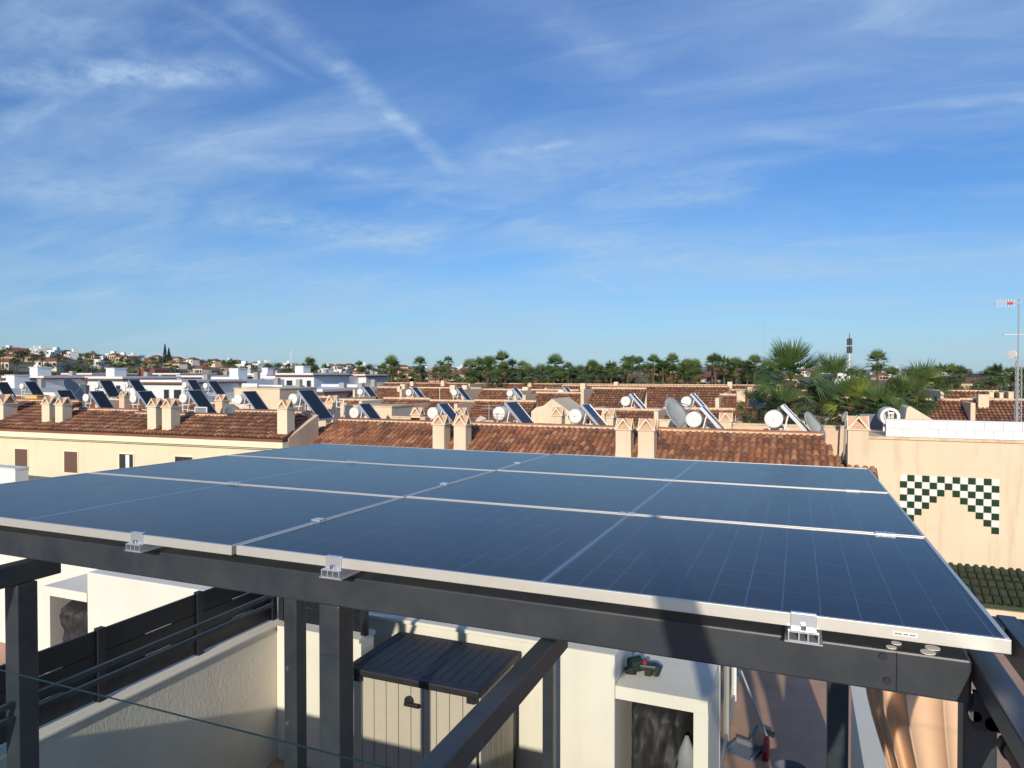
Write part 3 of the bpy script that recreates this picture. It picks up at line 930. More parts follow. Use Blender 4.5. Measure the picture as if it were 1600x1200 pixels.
t = empty('water_box', (yb_.x, 27.5, 6.0)); tag(t, 'small ochre yellow rendered box on the tiled roof at left', 'roof box')
bx('body', (-.55, 0, 0), (.55, .7, yb_.z - 6 + .12), 'yellow_wall', t)
bx('lid', (-.58, -.03, yb_.z - 5.878), (.58, .73, yb_.z - 5.83), 'yellow_wall', t)
pane = empty('glass_box', tuple(at_v(315, 648, 24.0))); tag(pane, 'framed grey glass box under the collector right of the second chimney pair', 'glass box')
bx('pane', (-.35, 0, 0), (.30, .01, .32), 'dish_grey', pane)
mb = MB(); mb.box((-.40, -.03, -.03), (-.351, .02, .36)).box((.301, -.03, -.03), (.35, .02, .36)).box((-.351, -.03, .321), (.301, .02, .36)).build('frame', 'white_paint', pane)

# TV mast at the right edge
mt = at_v(1592, 690, 21.0); mz = at_v(1592, 466, 21.0).z
tm = empty('aerial_mast', (mt.x, 24.9, utop)); tag(tm, 'tall lattice television aerial mast with red and white yagi at the right edge', 'aerial')
vv = 24.9; x0 = at_v(1592, 470, vv).x; tm.location = (x0, vv, utop); H = at_v(1592, 467, vv).z - utop
mb = MB(); hl_ = H * .56
for k in range(3):
    a = 2 * PI * k / 3; mb.tube((.10 * math.cos(a), .10 * math.sin(a), 0), (.09 * math.cos(a), .09 * math.sin(a), hl_), .012, n=6)
for i in range(14):
    z = hl_ * i / 14
    for k in range(3):
        a, b = 2 * PI * k / 3, 2 * PI * (k + 1) / 3
        mb.tube((.10 * math.cos(a), .10 * math.sin(a), z), (.10 * math.cos(b), .10 * math.sin(b), z + hl_ / 14), .006, n=4)
mb.build('lattice', 'mast_grey', tm)
MB().tube((0, 0, 0), (0, 0, H), .02).build('pole', 'mast_grey', tm)
yg = MB().bar((.05, 0, H - .12), (-.62, -.12, H - .12), .03); yg.mat(1)
for k in range(7): yg.tube((-.12 - .075 * k, -.02 - .015 * k, H - .24), (-.12 - .075 * k, -.02 - .015 * k, H - .0), .010, n=4)
yg.mat(2).box((-.30, -.09, H - .16), (-.16, -.03, H - .09)); yg.build('yagi', ['mast_grey', 'mast_grey', 'antenna_red'], tm)
MB().bar((-.38, 0, H * .745), (.3, 0, H * .745), .02).bar((-.38, -.1, H * .745), (-.38, .1, H * .745), .012).build('crossbar', 'mast_grey', tm)
MB().tube((-.12, 0, H * .60), (-.18, -.05, H * .60), .12, .13, 16).build('panel_aerial', 'tank_white', tm)

# ------------------------------------------------------------------ roof terraces behind the near ridge
def block(name, pl, pr, yt, v, depth, m, label, z0=5.8, capm='mortar_cream', cat='terrace wall'):
    a, b = at_v(pl, yt, v), at_v(pr, yt, v); t = empty(name, (a.x, v, z0)); tag(t, label, cat)
    w, h = b.x - a.x, a.z - z0
    bx('wall', (0, 0, 0), (w, depth, h - .06), m, t); bx('coping', (-.04, -.04, h - .058), (w + .04, depth + .04, h), capm, t)
    return t


def chim(px0, px1, yb, yl, v, label, m='cream_render', d=None, z0=5.8):
    s = chim_spec(px0, px1, yb, yl, v); t = empty('chimney_stack', (s[0], s[1], 0)); tag(t, label, 'chimney')
    t.location = (0, 0, 0)
    chimney(t, s[0], s[1], z0, s[3], s[4], d or s[4], m, flare=False)
    return t


block('stair_block', 537, 612, 633, 30.2, 2.2, 'cream_render', 'cream stair block behind the heater right of the ladder')
block('terrace_wall', 612, 664, 650, 29.0, .25, 'peach_render', 'low peach terrace wall right of the cream stair block')
block('terrace_wall', 476, 541, 628, 32.5, .3, 'peach_render', 'tall shaded terrace wall behind the ladder')
block('terrace_wall', 769, 845, 660, 29.5, .3, 'peach_render', 'low peach wall under the third heater stand')
block('terrace_wall', 884, 941, 666, 28.5, .3, 'cream_render', 'low cream wall between the terrace chimneys')
block('terrace_wall', 1142, 1325, 661, 28.6, .3, 'peach_render', 'streaked cream terrace wall below the big palm')
block('terrace_wall', 1060, 1124, 660, 28.0, .3, 'cream_render', 'low cream wall behind the tank of the heater by the great dish')
block('stair_block', 366, 437, 606, 33.5, 3.5, 'cream_render', 'broad cream stair block with tiled edge above the yellow house')
block('terrace_wall', 1030, 1066, 655, 29.0, .3, 'cream_render', 'short cream wall left of the very large dish')
block('terrace_wall', 728, 770, 656, 31, .3, 'cream_render', 'cream terrace wall behind the octagonal dish')
chim(861, 877.5, 684, 650, 25.3, 'tall cream chimney in front of the pointed gable wall')
chim(940, 958, 684, 653, 28.2, 'cream chimney behind the lower end of the fourth heater')
chim(1124, 1143, 676, 659, 27.5, 'cream chimney behind the heater by the great dish')
chim(642, 656, 662, 649, 29, 'small cream chimney cap above the low peach wall')
chim(711, 725, 662, 649, 29, 'small cream chimney cap behind the second of the middle pair')
chim(509, 522, 660, 630, 28.3, 'shaded cream chimney left of the ladder', 'peach_render')
chim(336, 347, 648, 627, 27.5, 'shaded chimney between two heaters above the yellow house', 'peach_render')
chim(186, 194, 632, 620, 28.5, 'small chimney in the shade between the left heaters', 'peach_render')
# pointed gable wall
a, b = at_v(830, 650, 31), at_v(892, 650, 31); pk = at_v(864, 623, 31)
t = empty('gable_wall', (a.x, 31, 5.8)); tag(t, 'pointed cream gable wall between the third and fourth heaters', 'gable')
w = b.x - a.x; h1 = at_v(838, 640, 31).z - 5.8; h2 = pk.z - 5.8
MB().prism([(0, 0), (w, 0), (w, h1 - .1), (w * .62, h2 - .12), (w * .53, h2), (w * .30, h2 - .35), (w * .12, h1 + .1), (0, h1 - .1)], 'y', 0, 2.6).build('wall', 'cream_render', t)
MB().box((-.3, -.15, h1 - .75), (w + .1, .0 - .002, h1 - .62)).build('ledge', 'mortar_cream', t)
# terrace floors of near row
tf = bx('terrace_floor', (uL + .3, NV + .33, 5.87), (uR - .8, NV + 9.3, 5.90), 'terracotta_floor'); tag(tf, 'brown tiled roof terrace floor behind the near roofs', 'terrace floor')

# ------------------------------------------------------------------ further rows of tiled houses
def row_house(u0, u1, vr, zr, label, seed, depth=2.4, hl=0.0, hr=0.0, m='cream_render', win=True, chs=(), tiles=True, group='tiled houses in the rows behind', trim='cornice_cream'):
    t = empty('row_house'); tag(t, label, 'house', group)
    ve = vr - depth; ze = zr - depth * SL
    bx('wall', (u0 + .1, ve + .35, 0), (u1 - .1, vr + 7, ze - .1), m, t)
    bx('cornice', (u0 + .05, ve + .02, ze - .30), (u1 - .05, ve + .34, ze - .105), trim, t)
    if tiles: roof_plane(t, u0, u1, ve, ze, vr, zr, hl, hr, 0, True, seed)
    else: roof_plane(t, u0, u1, ve, ze, vr, zr, hl, hr, 0, True, seed, pitch=.3, expo=.5)
    bx('ridge_cap', (u0 + hl, vr - .06, zr + .01), (u1 - hr, vr + .16, zr + .13), 'mortar_cream', t)
    bx('parapet', (u0 + hl + .02, vr + .17, ze - .1), (u1 - hr - .02, vr + .34, zr + .02), m, t)
    rnd = random.Random(seed)
    bx('party_wall', (u0 - .0, ve + .5, ze - .1), (u0 + .22, vr + 5, zr - .1 + rnd.uniform(0, .25)), m, t)
    for c in chs:
        x = u0 + (u1 - u0) * c; w = .5
        cc = bx('chimney', (x, vr - .9, ze), (x + w, vr - .4, zr + rnd.uniform(.15, .5)), m, t)
    if win and u1 - u0 > 3:
        k = 0
        for x in np.arange(u0 + 1.2, u1 - 1.5, 2.8): window(t, x, x + .9, 3.6, 4.8, ve + .348, 'shutter')
    return t


def row(v, zr, spans, descr, seed, **kw):
    for i, (pa, pb, dz) in enumerate(spans):
        u0, u1 = u_at(pa, v), u_at(pb, v)
        row_house(u0, u1, v, zr + dz, descr[i] if i < len(descr) else descr[-1], seed + i, chs=kw.get('chs', {}).get(i, ()), **{k: q for k, q in kw.items() if k != 'chs'})


Z2 = 7.0
row(37.4, Z2, [(905, 1035, 0), (1037, 1150, .12), (1146, 1250, -.55), (1250, 1395, -.2)],
    ['cream row house with dark brown tiles just above the right-hand chimney pair', 'cream row house with rust tiles right behind the very large dish',
     'row house with weathered purple-grey tiles left of the big palm', 'row house with rust tiles seen through the big palm fronds'], 60, depth=3.2)
row(40.0, 7.35, [(520, 600, -.2), (600, 672, -.05), (672, 742, -.15), (742, 838, -.1)],
    ['row house with rust tiles behind the heater by the ladder', 'row house with rust tiles left of the middle chimney pair', 'row house roof directly above the middle chimney pair',
     'row house roof behind the octagonal dish and third heater'], 70, depth=3.4)
row(46.5, 7.6, [(838, 925, 0), (925, 1010, .35), (1125, 1240, 0), (1240, 1400, -.1), (1400, 1500, -.15), (1500, 1660, -.1)],
    ['row house roof behind the pointed gable wall', 'row house with bright terracotta hip beside the small heater', 'row house roof left of the big palm trunk', 'row house roof behind the big palms',
     'row house roof with a grey gully right of the palms', 'row house roof with a white chimney at the right edge'], 80, depth=3.2, chs={2: (.25,), 5: (.15,)})
row(58.0, 7.5, [(505, 590, -.3), (590, 660, .1), (660, 752, .1), (752, 830, 0), (830, 905, 0)],
    ['distant row house at the left end of the third roof row', 'distant row house with the tall chimney block', 'distant row house with two square chimneys', 'distant row house with a mortar hip',
     'distant row house left of the broad dark roof'], 90, depth=4.6, chs={1: (.55, .62), 2: (.55, .75), 3: (.9,)}, win=False)
row(66.0, 7.75, [(880, 985, 0), (985, 1140, 0), (1140, 1290, -.3), (1450, 1560, -.2)],
    ['distant row house right of the last small heater', 'distant row house with a long plain brown roof', 'distant row house under the palm belt left of the big palm', 'distant row house at far right under the palms'],
    100, depth=6.0, chs={0: (.3,), 2: (.2,)}, win=False, tiles=False)
row(84.0, 7.6, [(600, 760, 0), (760, 900, 0), (900, 1060, 0), (1060, 1220, 0)],
    ['farthest tiled row house in front of the tall palm group', 'farthest tiled row house under the centre palms', 'farthest tiled row house right of centre under the hedge of palms', 'farthest tiled row house below the gap in the palms'],
    110, depth=6.0, chs={0: (.3, .6), 1: (.5,), 2: (.4,), 3: (.5,)}, win=False, tiles=False)
# left group behind the yellow house
row(34.0, 7.15, [(-40, 105, .15), (105, 215, 0), (215, 300, .05), (300, 372, -.1)],
    ['tiled roof of a house behind the first heaters at the left edge', 'tiled roof behind the heaters above the first chimney pair', 'tiled roof between the second-row heaters', 'tiled roof left of the broad cream stair block'],
    120, depth=3.6, win=False)
row(40.0, 7.6, [(432, 520, -.3)], ['tiled roof sloping down beside the broad cream stair block'], 130, depth=3.2, win=False)
# right: cream and orange walls beyond the tower
for i, (pl, pr, yt, v, m, lab) in enumerate([(1525, 1548, 622, 60, 'orange_render', 'orange rendered parapet left of four in a row'), (1548, 1570, 623, 61, 'orange_render', 'orange rendered parapet second in the row at right'),
                                             (1572, 1590, 624, 61.5, 'orange_render', 'orange rendered parapet near the aerial mast'), (1440, 1500, 614, 70, 'brown_tile_trim', 'long dark red eave beyond the tower'),
                                             (1500, 1545, 614, 69, 'brown_tile_trim', 'dark red eave right of the long one'), (1546, 1553, 612, 64, 'cream_render', 'cream pier left of the orange walls'),
                                             (1562, 1568, 613, 64, 'cream_render', 'cream pier behind the orange walls'), (1576, 1584, 612, 64, 'cream_render', 'cream pier beside the aerial mast')]):
    block('garden_wall', pl, pr, yt, v, 3.0, m, lab, z0=0, cat='wall')

# ------------------------------------------------------------------ palms
def fan_leaf(mb, base, d, up, Lp, Rf, nl, droop, rnd, seg=2, w=.05, spread=2.3):
    """palmate frond: petiole and narrow leaflets"""
    d = d.normalized(); side = d.cross(up)
    side = side.normalized() if side.length > 1e-3 else Vector((1, 0, 0)); nr = side.cross(d).normalized()
    hub = base + d * Lp + Vector((0, 0, -droop * Lp * .3))
    q = side * .02
    mb.add([base - q, base + q, hub + q, hub - q], [(0, 1, 2, 3)])
    for i in range(nl):
        a = (i / (nl - 1) - .5) * spread + rnd.uniform(-.05, .05)
        l = Rf * (1 - .25 * abs(a) / (spread / 2)) * rnd.uniform(.85, 1.08)
        ld = d * math.cos(a) + side * math.sin(a); ls = (side * math.cos(a) - d * math.sin(a))
        pts = []
        for k in range(seg + 1):
            s = k / seg
            pts.append(hub + ld * l * s + nr * (.10 * l * math.sin(s * 2) * abs(math.sin(a))) + Vector((0, 0, -droop * l * s * s * (.5 + .4 * abs(a)))))
        ww = [w * .55, w, w * .12] if seg == 2 else [w * .5, w, w * .8, w * .08]
        vs = []
        for p, x in zip(pts, ww): vs += [p - ls * x, p + ls * x]
        mb.add(vs, [(2 * k, 2 * k + 1, 2 * k + 3, 2 * k + 2) for k in range(seg)])


def frond_mesh(seed, m, droop, nl=26, Lp=.95, Rf=1.05):
    rnd = random.Random(seed); mb = MB()
    fan_leaf(mb, Vector((0, 0, 0)), Vector((1, 0, 0)), Vector((0, 0, 1)), Lp, Rf, nl, droop, rnd, 3, .021, 2.0 if seed == 0 else 2.4)
    return mb.mesh('frond', m)


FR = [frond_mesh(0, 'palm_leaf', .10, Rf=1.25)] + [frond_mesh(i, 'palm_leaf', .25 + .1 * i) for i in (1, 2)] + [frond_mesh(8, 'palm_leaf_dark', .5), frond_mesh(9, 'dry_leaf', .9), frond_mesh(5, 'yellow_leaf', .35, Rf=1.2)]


def trunk_mb(h, r0, r1, seed):
    rnd = random.Random(seed); mb = MB(); n = 9; N = int(h / .35) + 2; vs = []
    for j in range(N):
        z = h * j / (N - 1); r = r0 + (r1 - r0) * j / (N - 1); r *= 1 + .06 * ((j % 2) * 2 - 1)
        for i in range(n): a = 2 * PI * i / n; vs.append((r * math.cos(a) + .04 * math.sin(z * .7), r * math.sin(a), z))
    mb.add(vs, [(j * n + i, j * n + (i + 1) % n, (j + 1) * n + (i + 1) % n, (j + 1) * n + i) for j in range(N - 1) for i in range(n)])
    return mb


def big_palm(px, py, t_, sc, label, seed, nf=46, yellow=0, tmin=-55):
    p = at_t(px, py, t_); rnd = random.Random(seed)
    t = empty('fan_palm', (p.x, p.y, 0)); tag(t, label, 'palm tree', 'large fan palms right of centre')
    trunk_mb(p.z, .26, .17, seed).build('trunk', 'palm_trunk', t)
    for i in range(nf):
        k = i / nf
        el = R(86 - (86 - tmin) * k ** 1.15 + rnd.uniform(-8, 8)); az = i * 2.39996 + rnd.uniform(-.25, .25)
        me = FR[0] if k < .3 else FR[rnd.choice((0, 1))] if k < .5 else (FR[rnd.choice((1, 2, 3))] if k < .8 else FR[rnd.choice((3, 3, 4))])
        if yellow and i % yellow == 0: me = FR[5]
        s = sc * rnd.uniform(.85, 1.1) * (1.0 if k > .12 else .8)
        link('frond', me, t, (0, 0, p.z + .15 * (1 - k)), (rnd.uniform(-.9, .9) * (.3 + k), -el, az), (s, s, s))
    return t


big_palm(1236, 597, 33, 1.02, 'largest fan palm with upright fronds rising over the skyline right of centre', 1, 50)
big_palm(1302, 604, 37, .90, 'fan palm with rounded crown just right of the largest palm', 2, 42)
big_palm(1338, 640, 33, .85, 'lower pale green fan palm between the two tall ones and the tower', 3, 44, yellow=5)
big_palm(1412, 632, 37, .80, 'dark fan palm above the white parapet of the tower', 4, 44)
big_palm(1442, 612, 40, .85, 'fan palm with a bright yellow-green upright frond above the parapet', 5, 36, yellow=4)
big_palm(1180, 640, 35, .60, 'small drooping fan palm at the left foot of the largest palm', 6, 26)
big_palm(1282, 650, 34, .75, 'low fan palm in the shade behind the edge-on grey dish', 7, 34)
big_palm(1372, 652, 30, .72, 'low fan palm directly behind the white hoop on the tower', 8, 34)
big_palm(1222, 648, 31, .70, 'low fan palm on the trunk line of the largest palm', 9, 34)
big_palm(1405, 662, 29, .55, 'small dark fan palm at the left end of the white parapet', 10, 26)


def far_palm_meshes():
    out = []
    for s in range(5):
        rnd = random.Random(100 + s); mb = MB(); nf = 34
        for i in range(nf):
            k = i / nf; el = R(84 - 135 * k + rnd.uniform(-8, 8)); az = i * 2.4 + rnd.uniform(-.3, .3)
            d = Vector((math.cos(el) * math.cos(az), math.cos(el) * math.sin(az), math.sin(el)))
            upv = Vector((0, 0, 1)) if abs(d.z) < .9 else Vector((1, 0, 0))
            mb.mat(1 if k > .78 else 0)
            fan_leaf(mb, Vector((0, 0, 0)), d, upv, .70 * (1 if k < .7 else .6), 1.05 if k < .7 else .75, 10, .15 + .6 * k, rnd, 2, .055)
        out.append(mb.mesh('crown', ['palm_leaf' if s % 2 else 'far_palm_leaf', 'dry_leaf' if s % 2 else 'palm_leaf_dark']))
    return out


FPC = far_palm_meshes()
TRK = trunk_mb(10, .22, .14, 5).mesh('trunk', 'palm_trunk')


def far_palm(px, py, t_, rad_px, label, seed, group='palms in the belt beyond the tiled roofs', ground_z=0.0):
    rnd = random.Random(seed); p = at_t(px, py, t_)
    t = empty('fan_palm', (p.x, p.y, ground_z)); tag(t, label, 'palm tree', group)
    s = rad_px * t_ / F / 1.5
    link('trunk', TRK, t, (0, 0, 0), (0, 0, rnd.uniform(0, 6)), (s * .9, s * .9, (p.z - ground_z) / 10))
    link('crown', FPC[seed % 5], t, (0, 0, p.z - ground_z), (0, 0, rnd.uniform(0, 6)), (s, s, s * rnd.uniform(.95, 1.15)))
    return t


named = {(612, 572, 118, 17): 'tall fan palm, leftmost of the isolated group standing over the town', (656, 570, 112, 15): 'tall fan palm with bare trunk, second from left in the isolated group',
         (700, 567, 120, 12): 'fan palm on a thin trunk, right one of the close pair in the isolated group', (688, 573, 122, 12): 'slightly lower fan palm, left one of the close pair in the isolated group',
         (785, 566, 96, 18): 'tall ragged fan palm with thin fronds, highest at the left of the belt', (868, 572, 100, 20): 'broad full fan palm rising above the belt near the picture centre',
         (1371, 566, 75, 20): 'lone round fan palm right of the telecom mast', (1470, 585, 72, 20): 'left of two fan palms side by side above the tower parapet', (1487, 586, 76, 20): 'right of two fan palms side by side above the tower parapet'}
BELT = 'fan palm in the dense belt beyond the tiled roofs'
LEFTP = 'small fan palm in front of the hillside town at left'
i = 0
for k, lab in named.items(): i += 1; far_palm(*k, lab, i)
rnd = random.Random(5)
for px in np.arange(612, 720, 13): i += 1; far_palm(px + rnd.uniform(-6, 6), rnd.uniform(582, 594), rnd.uniform(108, 130), rnd.uniform(9, 13), BELT, i)
for px in np.arange(730, 1215, 7.5):
    i += 1; hi = rnd.choice((569, 574, 577, 580, 584, 586, 590, 592)) + rnd.uniform(-2, 2)
    if 830 < px < 848: hi = 588
    if 1090 < px < 1108: continue
    far_palm(px + rnd.uniform(-5, 5), hi, rnd.uniform(88, 118), rnd.uniform(13, 19), BELT, i)
for (px, py) in ((925, 577), (955, 578), (1036, 575), (1075, 578), (1150, 576), (1168, 580)): i += 1; far_palm(px, py, 98, 17, BELT, i)
for px in (1500, 1548, 1558, 1580, 1592, 1605, 1620, 1345, 1395): i += 1; far_palm(px, rnd.uniform(586, 594), rnd.uniform(75, 90), rnd.uniform(15, 20), BELT, i)


# ------------------------------------------------------------------ broadleaf trees
def tree_crown(seed, leaf='tree_leaf', n=1500, flat=.8):
    rnd = random.Random(seed); mb = MB()
    lobes = [(Vector((rnd.uniform(-.6, .6), rnd.uniform(-.6, .6), rnd.uniform(-.35, .45))), rnd.uniform(.35, .62)) for _ in range(11)]
    for i in range(n):
        c, r = lobes[i % len(lobes)]
        d = Vector((rnd.gauss(0, 1), rnd.gauss(0, 1), rnd.gauss(0, 1))).normalized()
        p = c + d * r * rnd.uniform(.65, 1.05); p.z *= flat
        s = rnd.uniform(.035, .075); x = Vector((rnd.gauss(0, 1), rnd.gauss(0, 1), rnd.gauss(0, 1))).normalized(); y = x.orthogonal().normalized()
        mb.add([p - x * s, p + y * s * .7, p + x * s, p - y * s * .7], [(0, 1, 2, 3)])
    return mb.mesh('crown', leaf)


TC = [tree_crown(s) for s in range(4)]; TF = [tree_crown(20 + s, 'far_leaf', 650) for s in range(4)]
TTK = MB().tube((0, 0, 0), (0, 0, 1), .07, .05, 7).tube((0, 0, .6), (.3, .1, 1.1), .04, .02, 6).tube((0, 0, .65), (-.25, -.15, 1.1), .04, .02, 6).mesh('trunk', 'bark')


def tree(x, y, z0, h, rad, label, seed, far=False, group=None):
    rnd = random.Random(seed); t = empty('leafy_tree', (x, y, z0)); tag(t, label, 'tree', group)
    link('trunk', TTK, t, (0, 0, 0), (0, 0, rnd.uniform(0, 6)), (h * .6, h * .6, h * .6))
    link('crown', (TF if far else TC)[seed % 4], t, (0, 0, h - rad * .8), (0, 0, rnd.uniform(0, 6)), (rad, rad, rad * rnd.uniform(.85, 1.1)))
    return t


rnd = random.Random(9); i = 0
for px in np.arange(722, 1230, 10):
    for lay in (0, 1):
        i += 1; t_ = rnd.uniform(88, 96) if lay == 0 else rnd.uniform(112, 125)
        p = at_t(px + rnd.uniform(-6, 6), 583, t_); h = (rnd.uniform(6.4, 8.0) if lay == 0 else rnd.uniform(7.4, 9.2))
        if 1090 < px < 1108 and lay == 0: h = 5.5
        tree(p.x, p.y, 0, h, rnd.uniform(2.2, 3.2), 'dark leafy tree in the green belt beyond the tiled roofs', i, False, 'leafy trees in the green belt')
for px in list(np.arange(1340, 1640, 15)):
    i += 1; p = at_t(px, 583, rnd.uniform(95, 120)); tree(p.x, p.y, 0, rnd.uniform(7.5, 8.7), rnd.uniform(2.4, 3.4), 'dark leafy tree in the green belt right of the big palms', i, False, 'leafy trees behind the tower')
for (px, t_, h) in ((1165, 29, 7.1), (1200, 28.5, 7.0), (1262, 29, 7.1), (1310, 29, 7.3), (1345, 28.5, 7.2), (1385, 29, 7.2), (1420, 28, 7.1), (1150, 52, 7.2), (1205, 44, 7.2), (1250, 42, 7.6), (1285, 43, 8.0), (1330, 42, 7.9), (1375, 44, 7.7), (1400, 40, 7.8), (1432, 42, 7.6), (1455, 44, 7.3), (1470, 50, 6.8)):
    i += 1; p = at_t(px, 583, t_); tree(p.x, p.y, 0, h, 1.1 if t_ < 30 else 2.0, 'dense green shrubbery tree below the big palms', i, False, 'trees below the big palms')

# telecom mast and far thin masts
p = at_t(1327, 583, 260); tm2 = empty('telecom_mast', (p.x, p.y, 0)); tag(tm2, 'pale telecom mast with dark antenna cluster on top, above the palms', 'mast')
zt = at_t(1327, 526, 260).z
MB().tube((0, 0, 0), (0, 0, zt - 6), .35, .28, 8).build('column', 'white_paint', tm2)
for k, (za, rr2) in enumerate(((zt - 6.2, .75), (zt - 3.2, .7))):
    mb = MB()
    for q in range(6): a = q * PI / 3; mb.box((rr2 * math.cos(a) - .22, rr2 * math.sin(a) - .22, za), (rr2 * math.cos(a) + .22, rr2 * math.sin(a) + .22, za + 2.5))
    mb.tube((0, 0, za), (0, 0, za + 2.7), .3).build('antenna_cluster', 'antenna_dark', tm2)
MB().tube((0, 0, zt - 1), (0, 0, zt + 1.2), .12).build('spike', 'antenna_dark', tm2)
for (px, yt, t_, lab) in ((1194, 503, 500, 'very faint thin radio mast above the palms right of centre'), (455, 547, 600, 'small white far mast on the skyline left of centre'), (292, 540, 600, 'thin far lattice mast above the hillside')):
    p = at_t(px, 583, t_); t = empty('radio_mast', (p.x, p.y, 0)); tag(t, lab, 'mast')
    z_ = at_t(px, yt, t_).z; MB().tube((0, 0, 0), (0, 0, z_), .5 if px == 455 else .11, .3 if px == 455 else .06, 6).build('mast', 'white_paint' if px == 455 else 'mast_grey', t)

# ------------------------------------------------------------------ white villas at left
def villa(px, t_, w, d, h, label, seed, tower=True, trim=True, m='bright_white', yaw=0.0, group='white villas beyond the left roofs'):
    h += .75 if trim else .25; w *= .82
    rnd = random.Random(seed); p = at_t(px, 583, t_); t = empty('white_villa', (p.x, p.y, 0), yaw); tag(t, label, 'house', group)
    bx('wall', (-w / 2, 0, 0), (w / 2, d, h), m, t)
    if trim:
        bx('roof', (-w / 2 - .4, -.5, h + .004), (w / 2 + .4, d + .4, h + .16), 'brown_tile_trim', t)
        bx('parapet', (-w / 2 + .1, -.1, h + .165), (w / 2 - .1, d, h + .40), m, t)
    else: bx('parapet', (-w / 2 - .05, -.06, h + .004), (w / 2 + .05, .2, h + .35), m, t)
    if tower:
        tx_ = rnd.uniform(-w / 2 + 1.6, w / 2 - 1.6); bx('stair_tower', (tx_ - .7, d * .3, h + .41 if trim else h + .01), (tx_ + .7, d * .5, h + 1.35), m, t)
        bx('tower_cap', (tx_ - .8, d * .3 - .1, h + 1.354), (tx_ + .8, d * .5 + .1, h + 1.43), m, t)
    nwin = max(3, int(w / 1.5))
    for q in range(nwin):
        x = -w / 2 + (q + .5) * w / nwin
        if rnd.random() < .12: continue
        ww = rnd.choice((.28, .35, .5))
        f = MB().box((x - ww - .06, -.05, h - 2.0), (x + ww + .06, -.012, h - .55)).build('window', m, t)
        MB().box((x - ww, -.062, h - 1.94), (x + ww, -.051, h - .6)).build('pane', 'glass_dark', f)
    # balcony
    if rnd.random() < .6:
        x = rnd.uniform(-w / 4, w / 4); mb = MB().box((x - 1.5, -1.2, h - 2.2), (x + 1.5, -.06, h - 2.05))
        mb.box((x - 1.5, -1.2, h - 2.049), (x + 1.5, -1.1, h - 1.3)); mb.build('balcony', m, t)
    # ac unit or water tank on roof
    bx('roof_unit', (w * .25, d * .5, h + (.41 if trim else .01)), (w * .25 + .6, d * .5 + .5, h + .95), 'concrete_grey', t)
    return t


vil = [(36, 78, 9, 8, 7.6, True, True, 'white villa with square roof tower and brown eave at far left'), (-15, 72, 6, 8, 7.2, True, False, 'white villa cut by the left picture edge'),
       (80, 90, 9, 8, 7.4, False, False, 'low white villa right of the square tower'), (74, 56, 2.2, 4, 6.9, False, False, 'plain white cube house left of the dark dish'),
       (14, 52, 7, 5, 6.2, False, False, 'grey-white terrace parapet behind the first heaters'), (112, 55, 3, 6, 6.5, False, False, 'small white cube house behind the dark dish'),
       (160, 80, 8.5, 8, 7.5, True, True, 'white villa with brown eave left of the second-row heaters'), (215, 75, 6, 8, 7.3, False, False, 'low white house between second-row heaters'),
       (252, 72, 7.5, 8, 7.2, False, True, 'white villa with a grey shed roof behind the second row'), (300, 92, 7, 8, 7.6, False, True, 'white villa above the small heater pair'),
       (345, 85, 7, 8, 8.0, True, False, 'bright white villa with stepped roof in the middle left'), (375, 78, 6, 8, 7.3, False, False, 'white villa with dark doorway right of the stepped one'),
       (410, 80, 7, 8, 7.1, False, False, 'low white villa with a row of roof tanks'), (460, 95, 8, 8, 7.9, True, True, 'white villa with brown flat roof right of the stair block'),
       (462, 66, 8, 9, 6.4, False, True, 'white villa with arcade of small windows behind the large heater'), (508, 70, 5, 8, 6.3, False, True, 'small shaded white villa with balconies'),
       (535, 90, 8, 8, 7.0, False, False, 'white flat-roofed villa left of the third row'), (440, 110, 8, 8, 8.0, False, False, 'white villa farther back behind the middle villas'),
       (500, 120, 9, 8, 8.2, True, False, 'white villa high in the town left of the palm group'), (395, 130, 8, 8, 8.4, True, False, 'white villa in the trees at left centre'),
       (120, 110, 9, 8, 7.9, False, True, 'white villa half hidden among trees at left'), (200, 105, 8, 8, 7.6, False, False, 'white block villa between trees at left'),
       (260, 118, 8, 8, 7.9, False, True, 'white villa with tiled edge behind the shed roof'), (545, 125, 9, 8, 7.7, False, True, 'cream-white villa left of the isolated palms')]
for k, (px, t_, w, d, h, tw_, tr_, lab) in enumerate(vil): villa(px, t_, w, d, h, lab, 200 + k, tw_, tr_)
for k, (px, t_, h, lab) in enumerate([(563, 74, 6.9, 'pink cream house with red hipped roof left of the third row heaters'), (598, 82, 7.0, 'cream house with dark red roof right of the pink cream one'),
                                      (1098, 104, 9.3, 'pale sand house glimpsed through the gap in the palms'), (1519, 150, 7.9, 'salmon apartment house with white piers at far right'),
                                      (1460, 92, 7.0, 'cream house under the two palms behind the tower')]):
    p = at_t(px, 583, t_); t = empty('town_house', (p.x, p.y, 0)); tag(t, lab, 'house')
    w = 6.5 if t_ < 120 else 9; mm = 'pink_render' if 'salmon' in lab else 'cream_render'
    bx('wall', (-w / 2, 0, 0), (w / 2, 8, h - 1.0), mm, t)
    MB().add([(-w / 2 - .4, -.4, h - .99), (w / 2 + .4, -.4, h - .99), (w / 2 + .4, 8.4, h - .99), (-w / 2 - .4, 8.4, h - .99), (-w / 4, 4, h), (w / 4, 4, h)],
             [(0, 1, 5, 4), (1, 2, 5), (2, 3, 4, 5), (3, 0, 4), (3, 2, 1, 0)]).build('roof', 'terracotta_plain', t)
    for q in (-1, 0, 1):
        f = MB().box((q * w / 4 - .6, -.05, h - 2.9), (q * w / 4 + .6, -.01, h - 1.5)).build('window', 'bright_white', t)
        MB().box((q * w / 4 - .5, -.062, h - 2.8), (q * w / 4 + .5, -.051, h - 1.6)).build('pane', 'glass_dark', f)

